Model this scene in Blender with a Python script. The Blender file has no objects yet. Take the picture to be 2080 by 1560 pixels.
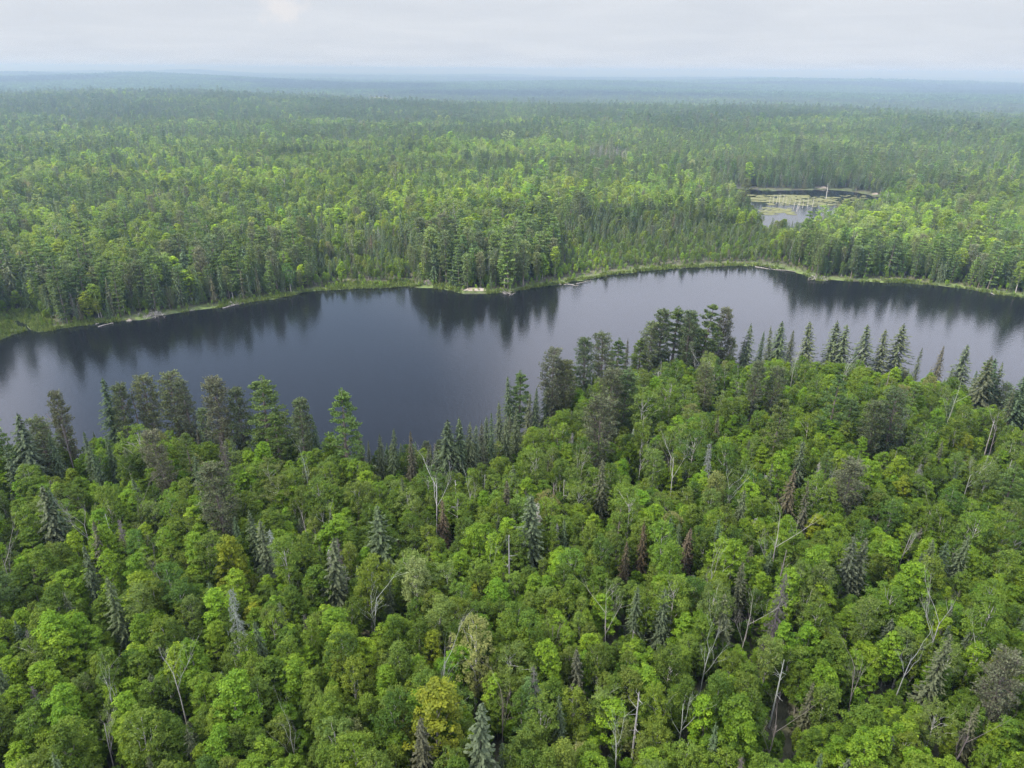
import bpy, math
import numpy as np
from mathutils import Matrix, Vector

SC = bpy.context.scene
COL = SC.collection
R = math.radians

# ------------------------------------------------------------------ camera
CAM_H = 65.0
FPX, PW, PH = 1444.0, 2080.0, 1560.0
PITCH, ROLL = 23.85, 0.41
cam_d = bpy.data.cameras.new('camera')
cam_d.sensor_width = 36.0
cam_d.lens = FPX / PW * 36.0
cam_d.clip_start = 0.5
cam_d.clip_end = 60000.0
cam = bpy.data.objects.new('camera', cam_d)
COL.objects.link(cam)
CM = Matrix.Rotation(R(90.0 - PITCH), 4, 'X') @ Matrix.Rotation(R(ROLL), 4, 'Z')
cam.matrix_world = Matrix.Translation((0, 0, CAM_H)) @ CM
SC.camera = cam
CR = np.array(CM.to_3x3())

# ------------------------------------------------------------------ light
SUN_AZ, SUN_EL = -106.0, 52.0          # azimuth from +Y (view direction), negative = left
sd = np.array([math.sin(R(SUN_AZ)) * math.cos(R(SUN_EL)), math.cos(R(SUN_AZ)) * math.cos(R(SUN_EL)), math.sin(R(SUN_EL))])
sun_d = bpy.data.lights.new('sun', 'SUN')
sun_d.energy = 5.0
sun_d.angle = R(2.0)
sun_d.color = (1.0, 0.95, 0.86)
sun = bpy.data.objects.new('sun', sun_d)
COL.objects.link(sun)
sun.rotation_euler = Vector(sd).to_track_quat('Z', 'Y').to_euler()
sun.location = (0, 0, 300)

SC.view_settings.view_transform = 'Standard'
SC.view_settings.look = 'None'
SC.view_settings.exposure = 0.55
SC.view_settings.gamma = 1.0
SC.view_settings.use_curve_mapping = False

CY = SC.cycles
CY.max_bounces = 5
CY.diffuse_bounces = 2
CY.glossy_bounces = 2
CY.transmission_bounces = 3
CY.transparent_max_bounces = 6
CY.volume_bounces = 0
CY.caustics_reflective = False
CY.caustics_refractive = False
CY.use_denoising = True
CY.denoiser = 'OPENIMAGEDENOISE'
CY.denoising_input_passes = 'RGB_ALBEDO_NORMAL'
CY.denoising_prefilter = 'NONE'
CY.use_adaptive_sampling = True
CY.adaptive_threshold = 0.01


def N(nt, kind, **kw):
    n = nt.nodes.new(kind)
    for k, v in kw.items():
        setattr(n, k, v)
    return n


def world():
    w = bpy.data.worlds.new('World')
    SC.world = w
    w.use_nodes = True
    nt = w.node_tree
    nt.nodes.clear()
    L = nt.links.new
    out = N(nt, 'ShaderNodeOutputWorld')
    bg = N(nt, 'ShaderNodeBackground')
    bg.inputs['Strength'].default_value = 0.15
    sky = N(nt, 'ShaderNodeTexSky', sky_type='NISHITA')
    sky.sun_disc = False
    sky.sun_elevation = R(SUN_EL)
    sky.sun_rotation = R(SUN_AZ)
    sky.altitude = 300
    sky.air_density = 1.0
    sky.dust_density = 2.0
    tc = N(nt, 'ShaderNodeTexCoord')
    nrm = N(nt, 'ShaderNodeVectorMath', operation='NORMALIZE')
    L(tc.outputs['Generated'], nrm.inputs[0])
    sep = N(nt, 'ShaderNodeSeparateXYZ')
    L(nrm.outputs[0], sep.inputs[0])
    # flat cloud deck: direction / (z + c)
    za = N(nt, 'ShaderNodeMath', operation='ADD')
    L(sep.outputs['Z'], za.inputs[0]); za.inputs[1].default_value = 0.09
    zm = N(nt, 'ShaderNodeMath', operation='MAXIMUM')
    L(za.outputs[0], zm.inputs[0]); zm.inputs[1].default_value = 0.03
    cmb = N(nt, 'ShaderNodeCombineXYZ')
    for i in range(3):
        L(zm.outputs[0], cmb.inputs[i])
    dv = N(nt, 'ShaderNodeVectorMath', operation='DIVIDE')
    L(nrm.outputs[0], dv.inputs[0]); L(cmb.outputs[0], dv.inputs[1])
    nz = N(nt, 'ShaderNodeTexNoise')
    nz.inputs['Scale'].default_value = 0.9
    nz.inputs['Detail'].default_value = 7
    nz.inputs['Roughness'].default_value = 0.5
    nz.inputs['Distortion'].default_value = 0.5
    L(dv.outputs[0], nz.inputs['Vector'])
    # cloud brightness
    cr = N(nt, 'ShaderNodeValToRGB')
    e = cr.color_ramp.elements
    e[0].position = 0.30; e[0].color = (3.06, 3.27, 3.58, 1)
    e[1].position = 0.72; e[1].color = (3.42, 3.60, 3.86, 1)
    m = cr.color_ramp.elements.new(0.5); m.color = (3.22, 3.42, 3.71, 1)
    L(nz.outputs['Fac'], cr.inputs['Fac'])
    # the deck is brighter higher up
    bz = N(nt, 'ShaderNodeMapRange', interpolation_type='SMOOTHSTEP')
    L(sep.outputs['Z'], bz.inputs['Value'])
    bz.inputs['From Min'].default_value = 0.09
    bz.inputs['From Max'].default_value = 0.34
    bz.inputs['To Min'].default_value = 1.0
    bz.inputs['To Max'].default_value = 2.9
    vb = N(nt, 'ShaderNodeVectorMath', operation='SCALE')
    L(cr.outputs['Color'], vb.inputs[0]); L(bz.outputs[0], vb.inputs['Scale'])
    # cover: mostly closed deck, a blue opening ahead to the left, high up
    gap = Vector((math.sin(R(-19)) * math.cos(R(24)), math.cos(R(-19)) * math.cos(R(24)), math.sin(R(24))))
    sub = N(nt, 'ShaderNodeVectorMath', operation='SUBTRACT')
    L(nrm.outputs[0], sub.inputs[0]); sub.inputs[1].default_value = gap
    n2 = N(nt, 'ShaderNodeTexNoise')
    n2.inputs['Scale'].default_value = 5.0
    n2.inputs['Detail'].default_value = 4
    L(nrm.outputs[0], n2.inputs['Vector'])
    ln = N(nt, 'ShaderNodeVectorMath', operation='LENGTH')
    L(sub.outputs[0], ln.inputs[0])
    ad = N(nt, 'ShaderNodeMath', operation='MULTIPLY_ADD')
    L(n2.outputs['Fac'], ad.inputs[0]); ad.inputs[1].default_value = 0.34
    L(ln.outputs['Value'], ad.inputs[2])
    mr = N(nt, 'ShaderNodeMapRange', interpolation_type='SMOOTHSTEP')
    L(ad.outputs[0], mr.inputs['Value'])
    mr.inputs['From Min'].default_value = 0.34
    mr.inputs['From Max'].default_value = 0.60
    mr.inputs['To Min'].default_value = 0.10
    mr.inputs['To Max'].default_value = 1.0
    # thin spots
    mr2 = N(nt, 'ShaderNodeMapRange', interpolation_type='SMOOTHSTEP')
    n3 = N(nt, 'ShaderNodeTexNoise')
    n3.inputs['Scale'].default_value = 0.55
    n3.inputs['Detail'].default_value = 5
    L(dv.outputs[0], n3.inputs['Vector'])
    L(n3.outputs['Fac'], mr2.inputs['Value'])
    mr2.inputs['From Min'].default_value = 0.32
    mr2.inputs['From Max'].default_value = 0.55
    mr2.inputs['To Min'].default_value = 0.80
    mr2.inputs['To Max'].default_value = 1.0
    mu = N(nt, 'ShaderNodeMath', operation='MULTIPLY')
    hz = N(nt, 'ShaderNodeMapRange', interpolation_type='SMOOTHSTEP')
    L(sep.outputs['Z'], hz.inputs['Value'])
    hz.inputs['From Min'].default_value = 0.10; hz.inputs['From Max'].default_value = 0.24
    hm = N(nt, 'ShaderNodeMix', data_type='FLOAT')
    L(hz.outputs[0], hm.inputs['Factor']); hm.inputs[2].default_value = 1.0; L(mu.outputs[0], hm.inputs[3])
    L(mr.outputs[0], mu.inputs[0]); L(mr2.outputs[0], mu.inputs[1])
    mix = N(nt, 'ShaderNodeMix', data_type='RGBA')
    L(hm.outputs[0], mix.inputs['Factor'])
    L(sky.outputs['Color'], mix.inputs[6])
    tv = N(nt, 'ShaderNodeMix', data_type='RGBA')
    th = N(nt, 'ShaderNodeMapRange', interpolation_type='SMOOTHSTEP')
    L(sep.outputs['Z'], th.inputs['Value']); th.inputs['From Min'].default_value = 0.10; th.inputs['From Max'].default_value = 0.30
    L(th.outputs[0], tv.inputs['Factor']); tv.inputs[6].default_value = (1, 1, 1, 1); tv.inputs[7].default_value = (0.97, 0.965, 1.10, 1)
    vm = N(nt, 'ShaderNodeVectorMath', operation='MULTIPLY')
    L(vb.outputs[0], vm.inputs[0]); L(tv.outputs[2], vm.inputs[1])
    L(vm.outputs[0], mix.inputs[7])
    # one small bright cumulus near the top edge of the view
    pf = np.array([(568 - PW / 2) / FPX, -(14 - PH / 2) / FPX, -1.0]); pf = CR @ pf; pf /= np.linalg.norm(pf)
    s2 = N(nt, 'ShaderNodeVectorMath', operation='SUBTRACT')
    L(nrm.outputs[0], s2.inputs[0]); s2.inputs[1].default_value = Vector(pf)
    sc2 = N(nt, 'ShaderNodeVectorMath', operation='MULTIPLY')
    L(s2.outputs[0], sc2.inputs[0]); sc2.inputs[1].default_value = (1.0, 1.0, 1.7)
    l2 = N(nt, 'ShaderNodeVectorMath', operation='LENGTH')
    L(sc2.outputs[0], l2.inputs[0])
    n4 = N(nt, 'ShaderNodeTexNoise')
    n4.inputs['Scale'].default_value = 45.0
    n4.inputs['Detail'].default_value = 5
    L(nrm.outputs[0], n4.inputs['Vector'])
    a4 = N(nt, 'ShaderNodeMath', operation='MULTIPLY_ADD')
    L(n4.outputs['Fac'], a4.inputs[0]); a4.inputs[1].default_value = 0.075
    L(l2.outputs['Value'], a4.inputs[2])
    m4 = N(nt, 'ShaderNodeMapRange', interpolation_type='SMOOTHSTEP')
    L(a4.outputs[0], m4.inputs['Value'])
    m4.inputs['From Min'].default_value = 0.040
    m4.inputs['From Max'].default_value = 0.072
    m4.inputs['To Min'].default_value = 0.85
    m4.inputs['To Max'].default_value = 0.0
    mix2 = N(nt, 'ShaderNodeMix', data_type='RGBA')
    L(m4.outputs[0], mix2.inputs['Factor'])
    L(mix.outputs[2], mix2.inputs[6])
    mix2.inputs[7].default_value = (3.839, 3.788, 3.839, 1)
    L(mix2.outputs[2], bg.inputs['Color'])
    L(bg.outputs[0], out.inputs['Surface'])


world()

# ------------------------------------------------------------------ helpers
RNG = np.random.default_rng(7)


def ray(u, v):
    d = CR @ np.array([(u - PW / 2) / FPX, -(v - PH / 2) / FPX, -1.0])
    return d


def unproj(u, v, z=0.0):
    d = ray(u, v)
    t = (z - CAM_H) / d[2]
    return np.array([d[0] * t, d[1] * t])


def proj(x, y, z):
    p = np.stack([np.asarray(x, float), np.asarray(y, float), np.asarray(z, float) - CAM_H], -1) @ CR
    dep = -p[..., 2]
    s = np.where(dep > 0.1, dep, 0.1)
    return PW / 2 + FPX * p[..., 0] / s, PH / 2 - FPX * p[..., 1] / s, dep


def _hash(ix, iy, seed):
    h = (ix.astype(np.int64) * 374761393 + iy.astype(np.int64) * 668265263 + seed * 974711) & 0x7fffffff
    h = ((h ^ (h >> 13)) * 1274126177) & 0x7fffffff
    h = (h ^ (h >> 16)) & 0xffff
    return h / 65535.0


def vnoise(x, y, seed=0):
    ix, iy = np.floor(x), np.floor(y)
    fx, fy = x - ix, y - iy
    fx = fx * fx * (3 - 2 * fx); fy = fy * fy * (3 - 2 * fy)
    a = _hash(ix, iy, seed); b = _hash(ix + 1, iy, seed)
    c = _hash(ix, iy + 1, seed); d = _hash(ix + 1, iy + 1, seed)
    return (a * (1 - fx) + b * fx) * (1 - fy) + (c * (1 - fx) + d * fx) * fy


def fbm(x, y, seed=0, oct=4):
    s, a, t = 0.0, 1.0, 0.0
    for i in range(oct):
        s = s + a * vnoise(x * 2 ** i + 17.3 * i, y * 2 ** i - 9.1 * i, seed + i)
        t += a
        a *= 0.5
    return s / t


def sstep(a, b, x):
    t = np.clip((x - a) / (b - a), 0, 1)
    return t * t * (3 - 2 * t)


def poly_sd(P, x, y):
    """signed distance to a closed polygon, positive outside"""
    x = np.asarray(x, float); y = np.asarray(y, float)
    d = np.full(x.shape, 1e18)
    ins = np.zeros(x.shape, bool)
    n = len(P)
    for i in range(n):
        ax, ay = P[i]; bx, by = P[(i + 1) % n]
        ex, ey = bx - ax, by - ay
        t = np.clip(((x - ax) * ex + (y - ay) * ey) / (ex * ex + ey * ey + 1e-12), 0, 1)
        d = np.minimum(d, (x - ax - t * ex) ** 2 + (y - ay - t * ey) ** 2)
        c = ((ay > y) != (by > y)) & (x < (bx - ax) * (y - ay) / (by - ay + 1e-15) + ax)
        ins ^= c
    d = np.sqrt(d)
    return np.where(ins, -d, d)


def mesh_from(name, V, F, mats=(), mi=None, smooth=False, fattr=None):
    """V (n,3); F list of (k,m) arrays or one array"""
    if not isinstance(F, (list, tuple)):
        F = [F]
    F = [f for f in F if len(f)]
    me = bpy.data.meshes.new(name)
    me.vertices.add(len(V))
    me.vertices.foreach_set('co', np.asarray(V, np.float32).ravel())
    nl = sum(f.size for f in F); npoly = sum(len(f) for f in F)
    me.loops.add(nl)
    me.loops.foreach_set('vertex_index', np.concatenate([f.ravel() for f in F]).astype(np.int32))
    me.polygons.add(npoly)
    tot = np.concatenate([np.full(len(f), f.shape[1], np.int32) for f in F])
    st = np.concatenate([[0], np.cumsum(tot)[:-1]]).astype(np.int32)
    me.polygons.foreach_set('loop_start', st)
    for m in mats:
        me.materials.append(m)
    if mi is not None:
        me.polygons.foreach_set('material_index', np.asarray(mi, np.int32))
    me.polygons.foreach_set('use_smooth', np.full(npoly, smooth))
    if fattr is not None:
        for k, a in fattr.items():
            at = me.attributes.new(k, 'FLOAT', 'FACE')
            at.data.foreach_set('value', np.asarray(a, np.float32))
    me.update()
    return me


def add(name, me, parent=None, kind=None, label=None, cat=None, group=None, loc=None, rz=0.0, sc=None):
    o = bpy.data.objects.new(name, me)
    COL.objects.link(o)
    if parent is not None:
        o.parent = parent
    if kind: o['kind'] = kind
    if label: o['label'] = label
    if cat: o['category'] = cat
    if group: o['group'] = group
    if loc is not None: o.location = loc
    o.rotation_euler = (0, 0, rz)
    if sc is not None: o.scale = sc
    return o


# ------------------------------------------------------------------ materials
def mat_leaf(name, trans=0.35, var=0.35, gloss=0.06):
    m = bpy.data.materials.new(name)
    m.use_nodes = True
    nt = m.node_tree; nt.nodes.clear(); L = nt.links.new
    out = N(nt, 'ShaderNodeOutputMaterial')
    at = N(nt, 'ShaderNodeAttribute', attribute_type='INSTANCER', attribute_name='tint')
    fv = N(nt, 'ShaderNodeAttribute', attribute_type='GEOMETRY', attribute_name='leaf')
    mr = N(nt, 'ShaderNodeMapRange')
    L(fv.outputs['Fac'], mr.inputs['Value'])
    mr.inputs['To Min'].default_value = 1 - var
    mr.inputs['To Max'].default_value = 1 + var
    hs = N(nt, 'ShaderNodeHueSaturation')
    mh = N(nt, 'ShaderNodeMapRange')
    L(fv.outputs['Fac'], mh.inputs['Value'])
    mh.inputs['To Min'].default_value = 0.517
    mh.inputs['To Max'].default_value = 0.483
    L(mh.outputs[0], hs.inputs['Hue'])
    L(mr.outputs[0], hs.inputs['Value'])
    L(at.outputs['Color'], hs.inputs['Color'])
    df = N(nt, 'ShaderNodeBsdfDiffuse')
    tr = N(nt, 'ShaderNodeBsdfTranslucent')
    L(hs.outputs[0], df.inputs['Color'])
    h2 = N(nt, 'ShaderNodeHueSaturation')
    h2.inputs['Hue'].default_value = 0.485
    h2.inputs['Value'].default_value = 1.15
    L(hs.outputs[0], h2.inputs['Color'])
    L(h2.outputs[0], tr.inputs['Color'])
    mx = N(nt, 'ShaderNodeMixShader'); mx.inputs[0].default_value = trans
    L(df.outputs[0], mx.inputs[1]); L(tr.outputs[0], mx.inputs[2])
    gl = N(nt, 'ShaderNodeBsdfGlossy'); gl.inputs['Roughness'].default_value = 0.55
    gl.inputs['Color'].default_value = (1, 1, 1, 1)
    m2 = N(nt, 'ShaderNodeMixShader'); m2.inputs[0].default_value = gloss
    L(mx.outputs[0], m2.inputs[1]); L(gl.outputs[0], m2.inputs[2])
    L(m2.outputs[0], out.inputs['Surface'])
    return m


def mat_bark(name, c1, c2, scale=(6, 6, 1.2), rough=0.9):
    m = bpy.data.materials.new(name)
    m.use_nodes = True
    nt = m.node_tree; L = nt.links.new
    b = nt.nodes['Principled BSDF']
    b.inputs['Roughness'].default_value = rough
    tc = N(nt, 'ShaderNodeTexCoord')
    mp = N(nt, 'ShaderNodeMapping'); mp.inputs['Scale'].default_value = scale
    L(tc.outputs['Object'], mp.inputs[0])
    nz = N(nt, 'ShaderNodeTexNoise'); nz.inputs['Scale'].default_value = 1.0; nz.inputs['Detail'].default_value = 5
    L(mp.outputs[0], nz.inputs['Vector'])
    cr = N(nt, 'ShaderNodeValToRGB')
    cr.color_ramp.elements[0].position = 0.35; cr.color_ramp.elements[0].color = (*c1, 1)
    cr.color_ramp.elements[1].position = 0.65; cr.color_ramp.elements[1].color = (*c2, 1)
    L(nz.outputs['Fac'], cr.inputs[0]); L(cr.outputs[0], b.inputs['Base Color'])
    return m


def mat_tinted(name, v0=0.75, v1=1.2, rough=0.9):
    """dead wood: the tree's own tint with bark noise"""
    m = bpy.data.materials.new(name)
    m.use_nodes = True
    nt = m.node_tree; L = nt.links.new
    b = nt.nodes['Principled BSDF']; b.inputs['Roughness'].default_value = rough
    at = N(nt, 'ShaderNodeAttribute', attribute_type='INSTANCER', attribute_name='tint')
    tc = N(nt, 'ShaderNodeTexCoord')
    nz = N(nt, 'ShaderNodeTexNoise'); nz.inputs['Scale'].default_value = 3.0; nz.inputs['Detail'].default_value = 4
    L(tc.outputs['Object'], nz.inputs['Vector'])
    mr = N(nt, 'ShaderNodeMapRange'); L(nz.outputs['Fac'], mr.inputs['Value'])
    mr.inputs['From Min'].default_value = 0.3; mr.inputs['From Max'].default_value = 0.7
    mr.inputs['To Min'].default_value = v0; mr.inputs['To Max'].default_value = v1
    hs = N(nt, 'ShaderNodeHueSaturation'); L(at.outputs['Color'], hs.inputs['Color']); L(mr.outputs[0], hs.inputs['Value'])
    L(hs.outputs[0], b.inputs['Base Color'])
    return m


M_LEAF = mat_leaf('leaf_broad', 0.38, 0.40, 0.010)
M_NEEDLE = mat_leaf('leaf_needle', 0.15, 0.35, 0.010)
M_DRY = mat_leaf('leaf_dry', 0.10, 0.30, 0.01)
M_BARK = mat_bark('bark_grey', (0.10, 0.09, 0.075), (0.24, 0.22, 0.19))
M_BIRCH = mat_bark('bark_birch', (0.22, 0.20, 0.18), (0.58, 0.55, 0.50), (2, 2, 5))
M_CONIF = mat_bark('bark_conifer', (0.055, 0.045, 0.038), (0.15, 0.12, 0.10))
M_PINEB = mat_bark('bark_pine', (0.10, 0.08, 0.065), (0.23, 0.19, 0.16))
M_DEAD = mat_tinted('dead_wood')

# ------------------------------------------------------------------ lake, pond and terrain
far_px = [(-500, 760), (-260, 735), (-120, 716), (0, 692), (14, 686), (36, 676), (52, 674), (30, 656), (24, 649), (40, 652), (66, 668), (84, 675), (110, 670), (150, 664), (200, 657), (250, 652), (300, 648), (350, 638),
          (400, 630), (450, 625), (505, 614), (560, 607), (620, 595), (660, 590), (700, 588), (760, 586), (820, 582), (860, 584), (900, 588),
          (945, 597), (1000, 597), (1040, 593), (1080, 586), (1130, 578), (1180, 570), (1250, 558), (1320, 550), (1400, 544), (1480, 541),
          (1540, 541), (1600, 548), (1635, 558), (1660, 571), (1685, 569), (1720, 571), (1780, 573), (1850, 576), (1900, 580), (1960, 588), (2020, 598),
          (2080, 605), (2180, 620), (2350, 640), (2700, 690)]
near_px = [(2800, 860), (2500, 880), (2300, 880), (2150, 872), (2080, 862), (2000, 838), (1900, 806), (1800, 788), (1700, 778), (1600, 772), (1500, 764),
           (1430, 758), (1350, 762), (1290, 778), (1220, 800), (1160, 828), (1100, 858), (1050, 886), (1000, 918), (950, 934), (860, 944),
           (750, 944), (690, 936), (640, 926), (560, 922), (450, 926), (330, 928), (250, 930), (170, 948), (100, 962), (0, 966), (-150, 975), (-400, 985)]
LAKE = np.array([unproj(u, v) for u, v in far_px + near_px])
pond_px = [(1500, 389), (1525, 385), (1560, 388), (1600, 387), (1640, 386), (1680, 385), (1720, 388), (1755, 394), (1790, 402), (1800, 408),
           (1785, 425), (1740, 440), (1690, 452), (1650, 468), (1610, 478), (1565, 474), (1545, 455), (1535, 430), (1520, 412), (1500, 400)]
POND = np.array([unproj(u, v) for u, v in pond_px])


def shore_d(x, y):
    j = (fbm(x / 5.0, y / 5.0, 91, 3) - 0.5) * 2.2
    return np.minimum(poly_sd(LAKE, x, y) + j, poly_sd(POND, x, y) + j * 1.5)


def ground_h(x, y, d=None):
    x = np.asarray(x, float); y = np.asarray(y, float)
    if d is None:
        d = shore_d(x, y)
    r = np.hypot(x, y)
    land = 0.12 + 0.10 * np.clip(d, 0, 10) + 2.2 * sstep(6, 70, d) * fbm(x / 60, y / 60, 3, 3) * 1.6
    land += sstep(120, 500, d) * (fbm(x / 420, y / 300, 5, 4) - 0.44) * 15
    # long low ridges, then the broad valley and the hills beyond it
    a = np.arctan2(x, y)
    land += 6.0 * np.exp(-((r - 930) / 190) ** 2) * sstep(-0.12, 0.15, a)
    land += 9.0 * np.exp(-((r - 1560) / 330) ** 2) * sstep(0.02, -0.34, a)
    land -= 24.0 * sstep(1050, 2100, r) * sstep(-0.42, -0.1, a) + 14.0 * sstep(1700, 2400, r) * (1 - sstep(-0.42, -0.1, a))
    land += sstep(2200, 4200, r) * (fbm(x / 1700, y / 620, 11, 4) - 0.42) * 80
    land += sstep(2200, 4000, r) * 6
    land += 15 * np.exp(-((r - 3700) / 420) ** 2) * np.exp(-((a - 0.08) / 0.17) ** 2)
    land += 16 * np.exp(-((r - 3900) / 500) ** 2) * np.exp(-((a + 0.40) / 0.16) ** 2)
    water = np.maximum(0.35 * d, -3.0) + 0.12
    return np.where(d > 0, land, water)


def build_ground():
    af = np.radians(np.concatenate([np.arange(-180, -56, 4.0), np.arange(-56, 56.01, 0.25), np.arange(60, 180, 4.0)]))
    rr = np.concatenate([[2.0, 12.0], np.geomspace(22, 480, 230), np.geomspace(490, 4500, 170), np.geomspace(4700, 24000, 60)])
    A, Rr = np.meshgrid(af, rr)
    x = (np.sin(A) * Rr); y = (np.cos(A) * Rr)
    d = shore_d(x, y)
    z = ground_h(x, y, d)
    na, nr = len(af), len(rr)
    V = np.stack([x, y, z], -1).reshape(-1, 3)
    i = np.arange(nr - 1)[:, None] * na; j = np.arange(na)[None, :]
    j2 = (j + 1) % na
    F = np.stack([i + j, i + na + j, i + na + j2, i + j2], -1).reshape(-1, 4)
    me = mesh_from('ground', V, F[:, ::-1].copy(), smooth=True)
    c = np.zeros((nr, na, 4)); c[..., 3] = 1
    n1 = fbm(x / 3, y / 3, 21, 3); n2 = fbm(x / 90, y / 90, 22, 3)
    floor = np.stack([0.045 + 0.05 * n1, 0.045 + 0.05 * n1, 0.025 + 0.025 * n1], -1)
    sedge = np.stack([0.08 + 0.05 * n1, 0.115 + 0.06 * n1, 0.028 + 0.02 * n1], -1)
    mud = np.array([0.03, 0.028, 0.022])
    canopy = np.stack([0.032 + 0.045 * n2, 0.060 + 0.065 * n2, 0.022 + 0.012 * n2], -1)
    w = (1 - sstep(1.5, 4.5, d + (n1 - .5) * 4))[..., None]
    pw = (poly_sd(LAKE, x, y) > 60)[..., None]
    sedge = np.where(pw, sedge * np.array([.62, .6, .7]), sedge)
    col = floor * (1 - w) + sedge * w
    Rg = Rr[..., None]
    fw = sstep(1500, 2600, Rg)
    col = col * (1 - fw) + canopy * fw
    col = np.where((d < -0.15)[..., None], mud, col)
    e0 = unproj(745, 338); ea = math.atan2(e0[0], e0[1]); er = math.hypot(*e0)
    wc = np.exp(-((A - ea) / 0.14) ** 4 - ((Rr - er) / 75) ** 4)[..., None]
    col = col * (1 - wc) + np.array([0.085, 0.13, 0.045]) * wc
    tan = np.array([0.26, 0.25, 0.14])
    for (u, v, su, sv) in FIELDS:
        p = unproj(u, v)
        a0 = math.atan2(p[0], p[1]); r0 = math.hypot(*p)
        wf = np.exp(-((A - a0) / su) ** 4 - ((Rr - r0) / (sv * r0)) ** 4)[..., None]
        col = col * (1 - wf) + tan * wf
    c[..., :3] = col
    ca = me.color_attributes.new('zone', 'FLOAT_COLOR', 'POINT')
    ca.data.foreach_set('color', c.reshape(-1).astype(np.float32))
    m = bpy.data.materials.new('ground')
    m.use_nodes = True
    nt = m.node_tree; L = nt.links.new
    b = nt.nodes['Principled BSDF']; b.inputs['Roughness'].default_value = 0.95
    at = N(nt, 'ShaderNodeAttribute', attribute_name='zone')
    tc = N(nt, 'ShaderNodeNewGeometry')
    nz = N(nt, 'ShaderNodeTexNoise'); nz.inputs['Scale'].default_value = 0.7; nz.inputs['Detail'].default_value = 6
    L(tc.outputs['Position'], nz.inputs['Vector'])
    mr = N(nt, 'ShaderNodeMapRange'); L(nz.outputs['Fac'], mr.inputs['Value'])
    mr.inputs['From Min'].default_value = 0.3; mr.inputs['From Max'].default_value = 0.7
    mr.inputs['To Min'].default_value = 0.6; mr.inputs['To Max'].default_value = 1.4
    hs = N(nt, 'ShaderNodeHueSaturation'); L(at.outputs['Color'], hs.inputs['Color']); L(mr.outputs[0], hs.inputs['Value'])
    L(hs.outputs[0], b.inputs['Base Color'])
    bp = N(nt, 'ShaderNodeBump'); bp.inputs['Distance'].default_value = 0.3; L(nz.outputs['Fac'], bp.inputs['Height']); L(bp.outputs[0], b.inputs['Normal'])
    me.materials.append(m)
    add('ground', me, kind='structure')


FIELDS = [(772, 190, 0.016, 0.10), (832, 203, 0.026, 0.05), (2020, 208, 0.03, 0.04), (1140, 219, 0.05, 0.05)]
build_ground()


def water_mat(name, base=(0.007, 0.008, 0.009), rough=0.075, bs=0.025):
    m = bpy.data.materials.new(name)
    m.use_nodes = True
    nt = m.node_tree; L = nt.links.new
    b = nt.nodes['Principled BSDF']
    b.inputs['Base Color'].default_value = (*base, 1)
    b.inputs['IOR'].default_value = 1.40
    g = N(nt, 'ShaderNodeNewGeometry')
    # calm and ruffled patches
    mp = N(nt, 'ShaderNodeMapping'); mp.inputs['Scale'].default_value = (0.012, 0.03, 1); mp.inputs['Rotation'].default_value = (0, 0, R(20))
    L(g.outputs['Position'], mp.inputs[0])
    n0 = N(nt, 'ShaderNodeTexNoise'); n0.inputs['Scale'].default_value = 1.0; n0.inputs['Detail'].default_value = 4
    L(mp.outputs[0], n0.inputs['Vector'])
    mr = N(nt, 'ShaderNodeMapRange'); L(n0.outputs['Fac'], mr.inputs['Value'])
    mr.inputs['From Min'].default_value = 0.35; mr.inputs['From Max'].default_value = 0.65
    mr.inputs['To Min'].default_value = rough * 0.45; mr.inputs['To Max'].default_value = rough * 1.9
    L(mr.outputs[0], b.inputs['Roughness'])
    mp2 = N(nt, 'ShaderNodeMapping'); mp2.inputs['Scale'].default_value = (0.9, 2.2, 1); mp2.inputs['Rotation'].default_value = (0, 0, R(12))
    L(g.outputs['Position'], mp2.inputs[0])
    n1 = N(nt, 'ShaderNodeTexNoise'); n1.inputs['Scale'].default_value = 1.0; n1.inputs['Detail'].default_value = 3
    L(mp2.outputs[0], n1.inputs['Vector'])
    bp = N(nt, 'ShaderNodeBump'); bp.inputs['Strength'].default_value = 1.0; bp.inputs['Distance'].default_value = bs
    L(n1.outputs['Fac'], bp.inputs['Height']); L(bp.outputs[0], b.inputs['Normal'])
    return m


def water_sheet(name, P, grow, mat, z):
    c = P.mean(0)
    n = len(P)
    # offset outward so the sheet runs under the bank
    nx = np.roll(P, -1, 0) - np.roll(P, 1, 0)
    nrm = np.stack([nx[:, 1], -nx[:, 0]], 1)
    nrm /= np.linalg.norm(nrm, axis=1)[:, None] + 1e-9
    area = 0.5 * np.sum(P[:, 0] * np.roll(P[:, 1], -1) - np.roll(P[:, 0], -1) * P[:, 1])
    if area < 0:
        nrm = -nrm
    Q = P + nrm * grow
    x0, y0 = Q.min(0); x1, y1 = Q.max(0)
    s = 4.0
    gx = np.arange(x0, x1 + s, s); gy = np.arange(y0, y1 + s, s)
    X, Y = np.meshgrid(gx, gy)
    keep = poly_sd(P, X, Y) < grow + 4
    nxg = len(gx)
    i, j = np.meshgrid(np.arange(len(gy) - 1), np.arange(nxg - 1), indexing='ij')
    k = keep[:-1, :-1] | keep[1:, :-1] | keep[:-1, 1:] | keep[1:, 1:]
    i = i[k]; j = j[k]
    F = np.stack([i * nxg + j, i * nxg + j + 1, (i + 1) * nxg + j + 1, (i + 1) * nxg + j], -1)
    V = np.stack([X.ravel(), Y.ravel(), np.full(X.size, z)], -1)
    used = np.unique(F)
    remap = np.zeros(len(V), int); remap[used] = np.arange(len(used))
    me = mesh_from(name, V[used], remap[F], [mat])
    return add(name, me, kind='structure')


water_sheet('lake_water', LAKE, 3.0, water_mat('lake_water'), 0.0)
water_sheet('pond_water', POND, 3.0, water_mat('pond_water', rough=0.05, bs=0.01), 0.0)


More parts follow.
